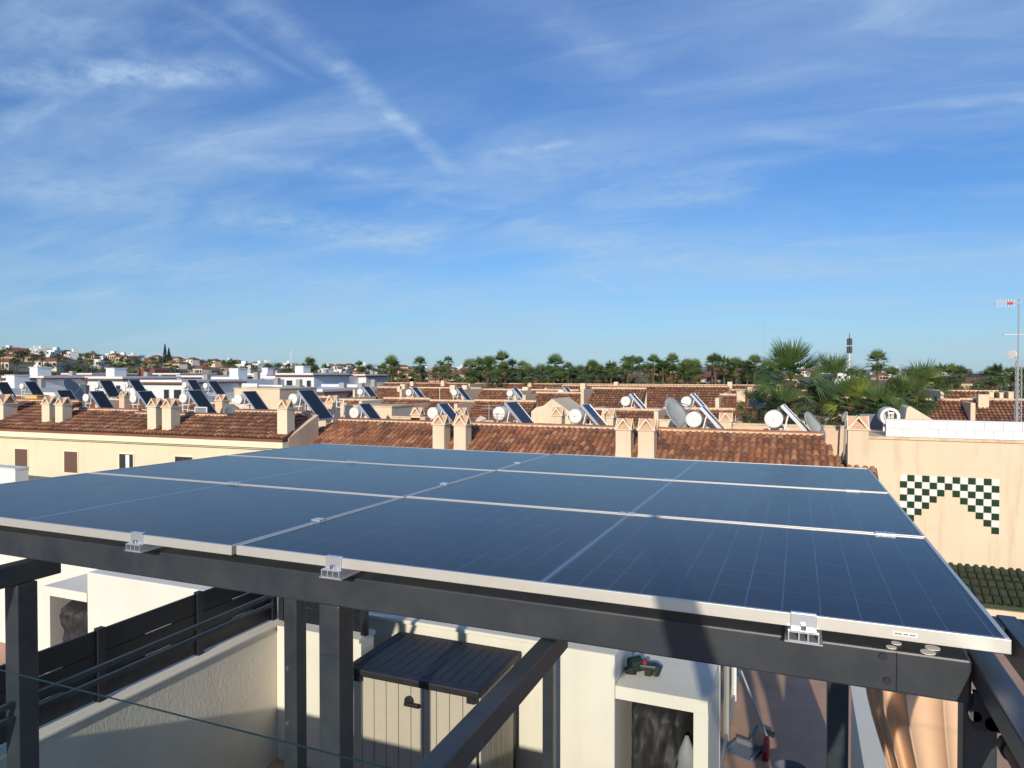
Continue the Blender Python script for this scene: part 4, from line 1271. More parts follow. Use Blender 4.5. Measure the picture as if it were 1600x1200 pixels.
# ------------------------------------------------------------------ hillside town
def far_house_proto(seed):
    rnd = random.Random(seed); t = empty('hillside_house', (0, 0, -50))
    m = ['cream_render', 'bright_white', 'pink_render', 'sand_wall', 'cream_render', 'white_render'][seed % 6]
    w, d, h = rnd.uniform(5, 9), rnd.uniform(5, 7), rnd.choice((2.8, 3.2, 4.8))
    mb = MB().box((-w / 2, 0, -4), (w / 2, d, h)); mb.box((-w / 2 - 2.5, 1, -4), (-w / 2 - .01, d - 1, h * .55)).build('wall', m, t)
    if seed % 6 != 1:
        MB().add([(-w / 2 - .5, -.5, h + .01), (w / 2 + .5, -.5, h + .01), (w / 2 + .5, d + .5, h + .01), (-w / 2 - .5, d + .5, h + .01), (-w / 4, d / 2, h + 1.7), (w / 4, d / 2, h + 1.7)],
                 [(0, 1, 5, 4), (1, 2, 5), (2, 3, 4, 5), (3, 0, 4), (3, 2, 1, 0)]).build('roof', 'terracotta_plain', t)
    else:
        bx('roof', (-w / 2 - .1, -.1, h + .01), (w / 2 + .1, d, h + .6), m, t); bx('stair_tower', (0, 2, h + .61), (3, 5, h + 2.6), m, t)
    for k in range(4):
        x = -w / 2 + (k + .5) * w / 4
        if rnd.random() < .75: MB().box((x - .6, -.06, h - 2.3), (x + .6, -.01, h - .8)).build('window', 'glass_dark', t)
    return t


FHP = [far_house_proto(s) for s in range(12)]
rnd = random.Random(77); cnt = 0
HL = 'pale small house with terracotta roof in the hillside town on the horizon'
used = set()


def place_far(px, t_, label, rz=0.0, group='houses of the hillside town'):
    global cnt
    d = ray(px, 583); x, y = d.x * t_, d.y * t_
    k = rnd.randrange(12); src = FHP[k]
    if k in used: t = copy_tree(src)
    else: t = src; used.add(k)
    t.location = (x, y, hill_h(x, y)); t.rotation_euler = (0, 0, rz); tag(t, label, 'house', group); cnt += 1


for k in range(270):
    px = rnd.uniform(-40, 780) if rnd.random() < .88 else rnd.uniform(780, 1600)
    t_ = 700 - 480 * rnd.random() ** 1.35
    place_far(px, t_, HL, rnd.uniform(-.5, .5))
for k in range(12):
    if k not in used: place_far(rnd.uniform(0, 600), rnd.uniform(300, 600), HL)
# big house with dark hipped roof on the crest
p = at_t(96, 583, 520); hz = hill_h(p.x, p.y); t = empty('hilltop_house', (p.x, p.y, hz)); tag(t, 'cream house with a dark hipped roof on the crest of the hill at left', 'house')
zt2 = at_t(96, 553, 520).z - hz
bx('wall', (-6.5, 0, -5), (6.5, 10, zt2), 'cream_render', t)
MB().add([(-7.5, -1, zt2 + .01), (7.5, -1, zt2 + .01), (7.5, 11, zt2 + .01), (-7.5, 11, zt2 + .01), (-1.5, 5, zt2 + 3.0), (1.5, 5, zt2 + 3.0)], [(0, 1, 5, 4), (1, 2, 5), (2, 3, 4, 5), (3, 0, 4), (3, 2, 1, 0)]).build('roof', 'antenna_dark', t)
for (px) in (197, 213, 222, 238):
    p = at_t(px, 583, 190); hz = hill_h(p.x, p.y); t = empty('arched_house', (p.x, p.y, 0)); tag(t, 'small dark arched roof in a row of four above the left villas', 'house', 'row of dark arched roofs')
    z_ = at_t(px, 576, 190).z; mb = MB(); mb.prism([(-1.0, 0), (1.0, 0), (1.0, z_ - .7), (.85, z_ - .2), (.5, z_), (0, z_ + .15), (-.5, z_), (-.85, z_ - .2), (-1.0, z_ - .7)], 'y', 0, 5).build('arch', 'brown_tile_trim', t)
    bx('wall', (-1.6, .2, 0), (-1.01, 4, z_ - .9), 'pink_render', t)
rnd = random.Random(78)
scatter = []
for k in range(330):
    px = rnd.uniform(-40, 800) if rnd.random() < .85 else rnd.uniform(800, 1620)
    t_ = 715 - 560 * rnd.random() ** 1.25; d = ray(px, 583); x, y = d.x * t_, d.y * t_; z = hill_h(x, y)
    if k >= 160:
        scatter.append((x, y, z, rnd.uniform(4.5, 7.5), rnd.uniform(2.6, 5) * (1 if t_ > 250 else .6), rnd.randrange(4), rnd.uniform(0, 6))); continue
    tree(x, y, z, rnd.uniform(4.5, 7.5), rnd.uniform(2.6, 5) * (1 if t_ > 250 else .6), 'dark tree dotted between the houses of the hillside town', k, True, 'trees of the hillside town')
vs, fs = [], []
for (x, y, z, h, rad, kk, a) in scatter:
    me = TF[kk]; co = np.empty(len(me.vertices) * 3); me.vertices.foreach_get('co', co); co = co.reshape(-1, 3)
    ca_, sa_ = math.cos(a), math.sin(a); q = np.c_[(co[:, 0] * ca_ - co[:, 1] * sa_) * rad + x, (co[:, 0] * sa_ + co[:, 1] * ca_) * rad + y, co[:, 2] * rad + z + h - rad * .8]
    b_ = len(vs) ; vs.extend(q.tolist()); fs.extend([(b_ + i, b_ + i + 1, b_ + i + 2, b_ + i + 3) for i in range(0, len(q), 4)])
me = bpy.data.meshes.new('woodland'); me.from_pydata(vs, [], fs); me.materials.append(M['far_leaf'])
tag(link('woodland', me), 'mass of small dark trees filling the gaps of the hillside town', 'trees', kind='stuff')
for k in range(70):
    px = rnd.uniform(-20, 620); t_ = rnd.uniform(130, 330); d = ray(px, 583); x, y = d.x * t_, d.y * t_; z = hill_h(x, y)
    tpx = 583 - (z + rnd.uniform(6.5, 11) - CZ) * F / t_
    far_palm(px, tpx, t_, 1.6 * F / t_, LEFTP, 300 + k, 'palms among the left villas', z)
for (px, h) in ((258, 15), (264, 12)):
    p = at_t(px, 583, 560); z = hill_h(p.x, p.y); t = empty('cypress', (p.x, p.y, z)); tag(t, 'dark pointed conifer on the skyline, %s of a pair' % ('taller' if h == 15 else 'shorter'), 'tree')
    rr3 = random.Random(px); mb = MB()
    for q in range(500):
        k = rr3.random(); a = rr3.uniform(0, 6.28); r = 2.4 * (1 - k) * rr3.uniform(.6, 1); P_ = Vector((r * math.cos(a), r * math.sin(a), 1 + k * h)); s = .5
        mb.add([P_ - Vector((s, 0, 0)), P_ + Vector((0, s, .3)), P_ + Vector((s, 0, 0)), P_ + Vector((0, -s, -.6))], [(0, 1, 2, 3)])
    mb.build('crown', 'far_leaf', t); MB().tube((0, 0, 0), (0, 0, 3), .3, .2).build('trunk', 'bark', t)
# far blue hill on the right horizon
mb = MB(); N = 60; vs = []
for j in range(N):
    a = -0.1 + .75 * j / (N - 1); px = 800 + F * math.tan(a * .9); d = ray(px, 583); h = 3500
    zz_ = CZ + (6 + 5 * math.exp(-((px - 1110) / 90) ** 2) + 1.5 * math.sin(j * .9) + 1.2 * math.sin(j * .37)) * h / F
    vs += [(d.x * h, d.y * h, -5), (d.x * h, d.y * h, zz_), (d.x * (h + 900), d.y * (h + 900), zz_ * .7)]
mb.add(vs, [(3 * j, 3 * j + 3, 3 * j + 4, 3 * j + 1) for j in range(N - 1)] + [(3 * j + 1, 3 * j + 4, 3 * j + 5, 3 * j + 2) for j in range(N - 1)])
mat('far_hill', (0.13, 0.15, 0.17), 1.0, .2, .002)
tag(mb.build('hills', 'far_hill'), kind='structure')

# ================================================================== FOREGROUND: neighbour terrace below the array
FZ = CZ - 3.7                      # its floor
V5 = 5.2                           # front plane of the white boxes
tag(bx('terrace_floor', (-.66, 5.0, FZ - .2), (6, 11.5, FZ), 'terracotta_floor'), 'reddish brown terrace floor with a broom, right of the white meter box', 'terrace floor')
mb = MB()
tag(bx('terrace_slab', (-12, .6, FZ - .2), (-.67, 11.5, FZ - .001), 'terracotta_floor'), 'brown terrace floor under the pergola', 'terrace floor')
nb = empty('host_house'); tag(nb, 'white house below the pergola, mostly under its terrace floor', 'house')
bx('wall', (-12, .7, 0), (6, 11.4, FZ - .21), 'white_render', nb)

# niche boxes
def niche_box(u0, u1, ut0_, ut1_, mirror, label, name='meter_box'):
    """low box with an open niche (u0..u1) and a taller block (ut0_..ut1_) beside it"""
    t = empty(name); tag(t, label, 'wall block')
    zl, zh = CZ - 2.40, CZ - 2.17
    bx('tall_block', (ut0_, V5, FZ), (ut1_, V5 + .62, zh), 'white_render', t, bevel=.012)
    # low box as jambs and lintel round the niche
    j = .105
    mb = MB()
    n0, n1 = (u0 + .006, u1 - j) if not mirror else (u0 + j, u1 - .006)
    if not mirror: mb.box((n1, V5 + .002, FZ), (u1, V5 + .80, zl - .101))
    else: mb.box((u0, V5 + .002, FZ), (n0, V5 + .80, zl - .101))
    mb.box((u0 + .003, V5 + .002, zl - .10), (u1 - .003, V5 + .80, zl)).box((n0, V5 + .70, FZ), (n1, V5 + .80, zl - .102))
    mb.build('niche_surround', 'white_render', t)
    return t, n0, n1


niche_box(-1.288, -.593, -1.787, -1.290, False, 'white rendered box with black tarp niche, under the right half of the array')
niche_box(-7.87, -7.16, -7.155, -4.95, True, 'white rendered box with tarp niche on the left neighbour terrace beyond the black fence')


def tarp(u0, u1, v0, v1, z0, z1, label, seed, lean=0.0):
    """crumpled cover draped over something box-like"""
    rnd = random.Random(seed); t = empty('covered_appliance', ((u0 + u1) / 2, v0, z0)); tag(t, label, 'covered appliance')
    mb = MB(); nx, nz = 28, 30; w, h = u1 - u0, z1 - z0; ph = [rnd.uniform(0, 6) for _ in range(8)]
    def P(i, j):
        s, q = i / nx, j / nz
        k = 1 - .10 * q
        from mathutils import noise as mn
        e_ = mn.noise(Vector((s * 5 + seed, q * 4, seed))) * .09 + abs(mn.noise(Vector((s * 11, q * 9 + seed, 1.3)))) * .07 + mn.noise(Vector((s * 24, q * 20, seed))) * .025
        bulge = e_ + .012 * math.sin(7 * s + ph[0] + 2.2 * q) + 0
        edge = min(s, 1 - s) * 6; yy = (1 - min(1, edge)) ** 2 * .35
        x = -w / 2 * k + w * k * s + lean * q; z = h * (1 - .0) * q + .03 * math.sin(9 * s + ph[4]) * q
        top = max(0, q - .9) * 10
        return (x, -.0 + bulge * (1 - .5 * top) + yy + top * .25, z)
    vs = [P(i, j) for j in range(nz + 1) for i in range(nx + 1)]
    vs2 = [(x, (v1 - v0), z) for (x, y, z) in vs]
    K = len(vs); W_ = nx + 1
    fs = [(j * W_ + i, j * W_ + i + 1, (j + 1) * W_ + i + 1, (j + 1) * W_ + i) for j in range(nz) for i in range(nx)]
    fs += [(nz * W_ + i, nz * W_ + i + 1, K + nz * W_ + i + 1, K + nz * W_ + i) for i in range(nx)]
    fs += [(K + j * W_, j * W_, (j + 1) * W_, K + (j + 1) * W_) for j in range(nz)] + [(j * W_ + nx, K + j * W_ + nx, K + (j + 1) * W_ + nx, (j + 1) * W_ + nx) for j in range(nz)]
    mb.add(vs + vs2, fs); mb.build('cover', 'tarp_black', t, smooth=True)
    bx('appliance', (-w / 2 + .12, .12, 0.0), (w / 2 - .12, v1 - v0 - .02, h - .14), 'rubber_black', t)
    return t


tarp(-1.275, -.71, V5 + .16, V5 + .66, FZ, CZ - 2.57, 'appliance under crumpled black tarp inside the white niche on the right', 4)
tarp(-7.775, -7.17, V5 + .05, V5 + .66, FZ, CZ - 2.56, 'appliance under grey-black cover inside the left neighbour niche', 8, .03)
# strap handle on right tarp
t = empty('plastic_bag', (-.76, V5 + .10, FZ + .55)); tag(t, 'clear crumpled plastic bag beside the right tarp', 'bag')
mb = MB(); rnd = random.Random(3); n = 10; vs = []
for j in range(9):
    for i in range(n): a = 2 * PI * i / n; r = .075 * math.sin(PI * (j + .5) / 9) * rnd.uniform(.75, 1.2); vs.append((r * math.cos(a), r * math.sin(a) * .7, .42 * j / 8))
mb.add(vs, [(j * n + i, j * n + (i + 1) % n, (j + 1) * n + (i + 1) % n, (j + 1) * n + i) for j in range(8) for i in range(n)] + [tuple(range(n - 1, -1, -1)), tuple(range(8 * n, 9 * n))])
mb.build('bag', 'dish_grey', t, smooth=True)

# parapets
pr = empty('rear_parapet'); tag(pr, 'white rear parapet wall behind the beige storage cabinet', 'wall')
bx('wall', (-4.58, 5.85, FZ), (-1.792, 6.05, CZ - 2.44), 'white_render', pr)
bx('coping', (-4.56, 5.80, CZ - 2.437), (-1.792, 6.10, CZ - 2.40), 'white_render', pr, bevel=.01)
pl_ = empty('rear_parapet'); tag(pl_, 'white rear parapet wall on the left neighbour terrace', 'wall')
bx('wall', (-12, 6.1, FZ), (-4.97, 6.3, CZ - 2.02), 'white_render', pl_); bx('coping', (-12, 6.05, CZ - 2.017), (-4.97, 6.35, CZ - 1.97), 'concrete_grey', pl_)
dv_ = empty('dividing_wall'); tag(dv_, 'textured cream dividing wall carrying the black slat fence', 'wall')
bx('wall', (-4.80, .75, FZ), (-4.60, 5.95, CZ - 2.42), 'combed_render', dv_)
bx('coping', (-4.82, .75, CZ - 2.417), (-4.57, 5.95, CZ - 2.385), 'white_render', dv_, bevel=.01)
rt = empty('return_wall'); tag(rt, 'narrow cream return wall left of the cabinet', 'wall')
bx('wall', (-4.597, 5.25, FZ), (-3.64, 5.45, CZ - 2.44), 'white_render', rt); bx('coping', (-4.567, 5.22, CZ - 2.437), (-3.64, 5.48, CZ - 2.40), 'white_render', rt)

# black slat fence on the divider and its return
def fence(name, a, b, z0, z1, label, nseg, axis):
    t = empty(name); tag(t, label, 'fence'); L = (b[1] - a[1]) if axis == 'y' else (b[0] - a[0]); nb_ = 3; h = (z1 - z0) / nb_
    for s in range(nseg):
        c0, c1 = s / nseg, (s + 1) / nseg
        for k in range(nb_):
            za, zb = z0 + k * h + .005, z0 + (k + 1) * h - .005
            if axis == 'y': bx('slat', (a[0], a[1] + L * c0 + .03, za), (a[0] + .02, a[1] + L * c1 - .03, zb), 'fence_black', t)
            else: bx('slat', (a[0] + L * c0 + .03, a[1], za), (a[0] + L * c1 - .03, a[1] + .02, zb), 'fence_black', t)
            # rivet strips hold the slats: they close most of each gap
            if k:
                for (g0, g1) in ((0.0, .42), (.70, 1.0)):
                    q0, q1 = L * (c0 + (c1 - c0) * g0), L * (c0 + (c1 - c0) * g1)
                    if axis == 'y': bx('gap_strip', (a[0] + .004, a[1] + q0, za - .010), (a[0] + .014, a[1] + q1, za + .0), 'fence_black', t)
    for s in range(nseg + 1):
        c0 = s / nseg * L
        if axis == 'y': bx('post', (a[0] - .01, a[1] + c0 - .028, z0 - .02), (a[0] + .04, a[1] + c0 + .028, z1 + .01), 'anthracite_dark', t)
        else: bx('post', (a[0] + c0 - .028, a[1] - .01, z0 - .02), (a[0] + c0 + .028, a[1] + .04, z1 + .01), 'anthracite_dark', t)
    return t


fence('slat_fence', (-4.70, .8), (-4.70, 5.3), CZ - 2.37, CZ - 1.86, 'black slat fence running along the dividing wall at lower left', 5, 'y')
fence('slat_fence', (-4.60, 5.32), (-3.66, 5.32), CZ - 2.38, CZ - 1.93, 'short black slat fence return left of the storage cabinet', 1, 'x')

# beige storage cabinet
cb_ = empty('storage_cabinet'); tag(cb_, 'beige plastic storage cabinet with dark ribbed lid under the pergola', 'cabinet')
c0, c1, cv0, cv1, ct = -3.56, -2.30, 4.92, 5.74, CZ - 2.50
bx('body', (c0 + .03, cv0 + .03, FZ), (c1 - .03, cv1, ct - .06), 'cabinet_roof', cb_)
NPL = 10
for i in range(NPL):
    a = c0 + .035 + i * (c1 - c0 - .07) / NPL; b = a + (c1 - c0 - .07) / NPL - .005
    bx('plank', (a, cv0 + .008, FZ + .05), (b, cv0 + .029, ct - .07), 'cabinet_beige', cb_, bevel=.004)
for i in range(6):
    a = cv0 + .04 + i * .115
    bx('plank', (c1 - .0295, a, FZ + .05), (c1 - .012, a + .107, ct - .07), 'cabinet_beige', cb_, bevel=.004)
lid = bx('lid', (c0, cv0 - .03, ct - .062), (c1, cv1 + .02, ct), 'cabinet_roof', cb_, bevel=.012)
mb = MB()
for i in range(13): x = c0 + .06 + i * (c1 - c0 - .12) / 12; mb.box((x - .033, cv0 + .05, ct + .0005), (x + .033, cv1 - .05, ct + .0025))
mb.build('rib', 'cabinet_roof', lid)
hp = at_v(643, 1098, cv0)
hd = MB(); hd.tube((hp.x - .02, cv0 + .004, hp.z + .015), (hp.x - .02, cv0 - .022, hp.z + .015), .04, n=18)
hd.box((hp.x - .05, cv0 - .045, hp.z - .018), (hp.x + .095, cv0 - .0225, hp.z + .012)); hd.build('latch', 'rubber_black', cb_, bevel=.006)
for x in (c0 + .10, c1 - .1):
    bx('hinge', (x, cv0 - .04, ct - .10), (x + .07, cv0 - .031, ct - .05), 'rubber_black', cb_)

# house wall with sliding window beside the passage
hw_ = empty('passage_wall'); tag(hw_, 'white wall with grey sliding window frame beside the brown floor', 'wall')
bx('wall', (-1.2, V5 + .81, FZ), (-.66, 11.3, CZ - 2.44), 'white_render', hw_)
for k, y in enumerate((6.3, 7.2, 8.1, 9.0)): bx('frame', (-.66, y, FZ + .02), (-.62, y + .06, CZ - 2.5), 'mast_grey' if k % 2 else 'white_paint', hw_)
bx('frame', (-.66, 6.37, FZ + .02), (-.63, 8.99, FZ + .09), 'mast_grey', hw_)
bx('glass', (-.655, 6.37, FZ + .1), (-.645, 8.99, CZ - 2.55), 'glass_dark', hw_)
rw = empty('side_wall'); tag(rw, 'white low wall with grey-blue top left of the peach curtain', 'wall')
bx('wall', (.40, 4.2, FZ), (.56, 6.0, CZ - 2.43), 'white_render', rw); bx('coping', (.385, 4.19, CZ - 2.427), (.575, 6.01, CZ - 2.40), 'white_render', rw)

# green tool on the white box
gp = at_z(1004, 1052, CZ - 2.40)
gt = empty('power_tool', (gp.x, gp.y, CZ - 2.397), R(6)); tag(gt, 'dark green tool with red knob lying on the right white box', 'tool')
mb = MB().tube((-.10, -.02, .06), (-.02, .03, .065), .058, .062, 14); mb.build('motor_housing', 'tool_green', gt, smooth=False)
MB().box((-.03, -.045, .03), (.12, .05, .085)).build('body', 'tool_green', gt, bevel=.018)
MB().tube((.09, .0, .005), (.12, .0, .075), .045, .038, 12).build('foot', 'tool_green', gt)
MB().tube((.02, -.02, .085), (.02, -.02, .12), .024, .018, 12).build('knob', 'tool_red', gt)
MB().box((.02, -.06, .002), (.075, -.046, .05)).build('grip', 'rubber_black', gt, bevel=.006)
MB().tube((-.13, -.02, .0), (-.06, -.02, .03), .035, .045, 12).build('battery', 'rubber_black', gt)

# broom and dustpan
b0 = at_z(1198, 1150, FZ + .10); b1 = at_v(1158, 1048, b0.y + .25)
br = empty('broom', (b0.x, b0.y, FZ)); tag(br, 'broom with dark red head leaning over the brown floor', 'broom')
rel = lambda p: (p.x - b0.x, p.y - b0.y, p.z - FZ)
MB().tube((0, 0, .10), rel(b1), .011, n=8).build('stick', 'mast_grey', br)
e = at_z(1208, 1160, FZ + .03) - Vector((b0.x, b0.y, FZ))
MB().bar((-.02, .06, .11), (e.x * 1.2, e.y * 1.2, .10), .05, .035).build('socket', 'rubber_black', br)
MB().prism([(-.03, .0), (.03, .0), (.02, .09), (-.02, .09)], 'y', -.30, .02).build('brush_head', 'brush_red', br)
dp = at_z(1163, 1175, FZ); dpo = empty('dustpan', (dp.x, dp.y, FZ), R(-20)); tag(dpo, 'grey dustpan lying on the brown floor by the window frame', 'dustpan')
MB().prism([(-.14, -.14), (.14, -.14), (.12, .12), (-.12, .12)], 'z', .004, .012).build('tray', 'dustpan_grey', dpo)
MB().box((-.125, .10, .0125), (.125, .13, .06)).box((-.135, -.13, .0125), (-.122, .10, .04)).box((.122, -.13, .0125), (.135, .10, .04)).build('rim', 'dustpan_grey', dpo)
MB().tube((0, .13, .04), (-.02, .36, .12), .014).build('handle', 'dustpan_grey', dpo)
bk = at_z(1236, 1235, FZ); t = empty('bucket', (bk.x, bk.y, FZ)); tag(t, 'grey bucket rim just inside the bottom picture edge on the brown floor', 'bucket')
q = MB(); n = 20; vs = []
for (z, r) in ((0, .10), (.2, .14), (.2, .13), (.01, .095)):
    for i in range(n): a = 2 * PI * i / n; vs.append((r * math.cos(a), r * math.sin(a), z))
q.add(vs, [(j * n + i, j * n + (i + 1) % n, (j + 1) * n + (i + 1) % n, (j + 1) * n + i) for j in range(3) for i in range(n)] + [tuple(range(n - 1, -1, -1)), tuple(range(3 * n, 4 * n))]).build('bucket', 'dustpan_grey', t)

# ------------------------------------------------------------------ PERGOLA
pg = empty('pergola', (-1.5, 1.95, FZ)); pg.location = (0, 0, 0)
tag(pg, 'anthracite steel pergola frame carrying the solar panels', 'pergola')
BT, BB = CZ - .69, CZ - .797
bx('beam', (-4.15, 1.95, BB), (.39, 2.05, BT), 'anthracite', pg, bevel=.006)
bx('beam', (-.715, .94, CZ - .862), (-.662, 2.07, BB - .002), 'anthracite', pg, bevel=.004)
bx('beam', (-3.075, .94, CZ - .885), (-3.01, 2.07, BB - .002), 'anthracite', pg, bevel=.004)
bx('beam', (.395, .94, CZ - .755), (.455, 5.35, BT - .004), 'anthracite', pg, bevel=.005)
bx('beam', (.55, .6, BT - .12), (.60, 2.46, BT - .03), 'anthracite', pg, bevel=.004)
bx('beam', (.49, 2.35, BT - .11), (.80, 2.45, BT - .035), 'anthracite_dark', pg)
bx('beam', (-4.1, 5.1, BB - .02), (.39, 5.2, BT - .05), 'anthracite', pg)
bx('beam', (-4.1, 3.55, BB - .02), (.39, 3.65, BT - .05), 'anthracite', pg)
def post(u, v, w=.085, name='post'): return bx(name, (u, v, FZ + .002), (u + w, v + w, BB - .022 if v > 2.1 else BB - .001), 'anthracite', pg, bevel=.005)
pc = post(-1.53, 1.955); MB().box((-3.085, 1.875, FZ + .002), (-3.0, 1.96, CZ - .886)).build('post', 'anthracite', pg, bevel=.005); pb2 = post(-2.58, 3.0, .085); post(-1.79, 4.95, .085); pe = post(.125, 3.3, .085); pf = post(.375, 1.96, .07)
for z in (CZ - 1.6, CZ - 1.9): MB().tube((-2.58 + .03, 2.99, z), (-2.58 + .03, 2.9995, z), .012).build('bolt', 'steel', pb2)
for dx, dz in ((.0, 0), (.035, -.012)):
    x = .395 + dx; MB().tube((x + .0, 1.935, BB - .02 + dz), (x, 1.9495, BB - .02 + dz), .013 + .004 * (dx > 0), n=14).build('bolt', 'steel', pf)
bx('end_plate', (.3905, 1.935, BB - .05), (.445, 1.949, CZ - .757), 'anthracite_dark', pg)
# splice plates near right end of front beam
bx('splice_plate', (.23, 1.9455, BB + .004), (.232, 1.9495, BT - .004), 'anthracite_dark', pg)
for x, z in ((.20, BT - .018), (.21, BB + .03)): MB().tube((x, 1.944, z), (x, 1.9495, z), .009, n=12).build('bolt', 'anthracite_dark', pg)
# white discs standing in for light spots through holes at the beam end
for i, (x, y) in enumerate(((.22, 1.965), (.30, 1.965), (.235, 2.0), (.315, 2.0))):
    MB().tube((x, y, BT + .001), (x, y, BT + .003), .017 if i % 2 else .012, n=18).build('light_spot_disc', 'white_paint', pg)
# rails on the left
rl = empty('hand_rail'); tag(rl, 'pair of thin dark rails running beside the dividing wall at lower left', 'rail')
MB().bar((-3.03, .75, CZ - 1.385), (-3.03, 3.42, CZ - 1.385), .022).build('upper_rail', 'anthracite', rl)
MB().bar((-3.03, .75, CZ - 1.445), (-3.03, 3.42, CZ - 1.445), .022).build('lower_rail', 'anthracite', rl)
for y_ in (.76,): MB().bar((-3.03, y_, FZ), (-3.03, y_, CZ - 1.37), .03).build('stanchion', 'anthracite_dark', rl)
# awning roll and curtain on the right
aw = empty('awning_roll'); tag(aw, 'brown rolled awning tube at the lower right corner beside the pergola post', 'awning')
MB().tube((.44, .95, CZ - .825), (.44, 1.80, CZ - .825), .021, n=18).build('roll', 'awning_brown', aw, smooth=False)
MB().tube((.44, 1.805, CZ - .825), (.44, 1.835, CZ - .825), .026, n=18).build('end_cap', 'rubber_black', aw)
MB().bar((.44, 1.82, CZ - .80), (.44, 1.82, CZ - .757), .02).build('bracket', 'rubber_black', aw)


def curtain():
    t = empty('curtain'); tag(t, 'peach curtain gathered in folds hanging under the right end of the pergola', 'curtain')
    v = 3.0; zt_ = at_v(1430, 1070, v).z; nx, nz = 90, 24; xl = at_v(1352, 1080, v).x; xr = at_v(1520, 1100, v).x; zb = CZ - 3.1
    mb = MB(); vs = []
    for j in range(nz + 1):
        q = j / nz; z = zt_ + (zb - zt_) * q
        pinch = math.sin(min(1, q * 2.6) * PI / 2)
        lx = xl + (xr - xl) * (.42 * pinch ** 1.5)
        for i in range(nx + 1):
            s = i / nx; x = lx + (xr - lx) * s
            amp = .018 + .02 * (1 - s) * pinch
            ph_ = s * 26 + 2.6 * math.sin(3.7 * s + .4) + .5 * math.sin(3 * q + 5 * s); y = 1.9 * amp * (abs(math.sin(ph_ / 2)) ** .7 * 2 - 1) + .02 * math.sin(s * 9 - 2 * q + 1) + .05 * pinch * (1 - s) ** 2
            vs.append((x, v + y, z))
    W_ = nx + 1
    mb.add(vs, [(j * W_ + i, (j + 1) * W_ + i, (j + 1) * W_ + i + 1, j * W_ + i + 1) for j in range(nz) for i in range(nx)])
    o = mb.build('cloth', 'curtain_peach', t, smooth=True); sd = o.modifiers.new('thick', 'SOLIDIFY'); sd.thickness = .003
    MB().tube((xl, v + .03, zt_ + .02), (xr, v + .03, zt_ + .02), .012).build('rod', 'anthracite', t)


curtain()

# glass balustrade of the photographer's terrace
gb = empty('glass_balustrade'); tag(gb, 'frameless glass balustrade with green edge crossing the lower left foreground', 'balustrade')
for a, b in ((-3.9, -1.92), (-1.91, -.20), (-.19, 1.2)):
    gp_ = bx('glass_pane', (a, .900, CZ - 1.69), (b, .905, CZ - .606), 'clear_glass', gb)
    bx('glass_rim', (a, .900, CZ - .605), (b, .9035, CZ - .6038), 'glass_edge', gp_)
hh = empty('lookout_terrace'); tag(hh, 'white terrace block the picture is taken from', 'house')
bx('slab', (-6, -6, FZ - 3), (5, .93, CZ - 1.70), 'white_render', hh)
bx('floor', (-6, -6, CZ - 1.698), (5, .88, CZ - 1.69), 'terracotta_floor', hh)
# unseen leaning parasol added behind the viewpoint to cast the front frame's shadow
ps = empty('shadow_caster'); tag(ps, 'added shadow caster, a closed-parasol shape leaning unseen behind the viewpoint', 'shadow caster')
MB().tube((.60, -.5, CZ - 1.68), (-.10, -.5, CZ + .62), .02).build('pole', 'mast_grey', ps)
MB().tube((.20, -.5, CZ - .38), (-.06, -.5, CZ + .50), .075, .045, 12).build('caster_canopy', 'caster_cloth', ps)

# ------------------------------------------------------------------ SOLAR ARRAY
AU, AV, AZ = -1.827, 1.883, CZ - .607
TILT = R(-.75)
PW, PH = 2.279, 1.134
arr = []


def make_panel():
    t = empty('photovoltaic_module')
    lip, fh = .011, .033
    o = MB().box((-PW / 2 + lip, lip, -.006), (PW / 2 - lip, PH - lip, -.0025)).build('cell_glass', 'solar_cells', t)
    # object-centred coords for the cell grid
    for vtx in o.data.vertices: vtx.co.y -= PH / 2
    o.location = (0, PH / 2, 0)
    for a, b in (((-PW / 2, 0, -fh), (PW / 2, lip, 0)), ((-PW / 2, PH - lip, -fh), (PW / 2, PH, 0)),
                 ((-PW / 2, lip + .0005, -fh), (-PW / 2 + lip, PH - lip - .0005, 0)), ((PW / 2 - lip, lip + .0005, -fh), (PW / 2, PH - lip - .0005, 0))):
        bx('frame', a, b, 'aluminium', t, bevel=.0012)
    bx('backsheet', (-PW / 2 + lip, lip, -.012), (PW / 2 - lip, PH - lip, -.0075), 'white_paint', t)
    return t


pp = make_panel(); first = True
where = {(0, 1): 'front right solar panel with the white front frame and small sticker', (0, 0): 'front left solar panel cut by the left picture edge',
         (1, 1): 'middle right solar panel', (1, 0): 'middle left solar panel reaching the left corner', (2, 1): 'back right solar panel nearest the checkered tower', (2, 0): 'back left solar panel nearest the yellow house'}
ca, sa = math.cos(TILT), math.sin(TILT)
for r_ in range(3):
    for c in (1, 0):
        t = pp if first else copy_tree(pp); first = False
        s = r_ * (PH + .020)
        cx = AU + (PW / 2 if c else -PW / 2 - .022)
        t.location = (cx, AV + s * ca, AZ + s * sa + (-.004 if c == 0 else 0)); t.rotation_euler = (TILT, 0, 0)
        tag(t, where[(r_, c)], 'solar panel', 'solar panels on the pergola')


def on_array(u, s, z=0.0): return (u, AV + s * ca - z * sa, AZ + s * sa + z * ca)


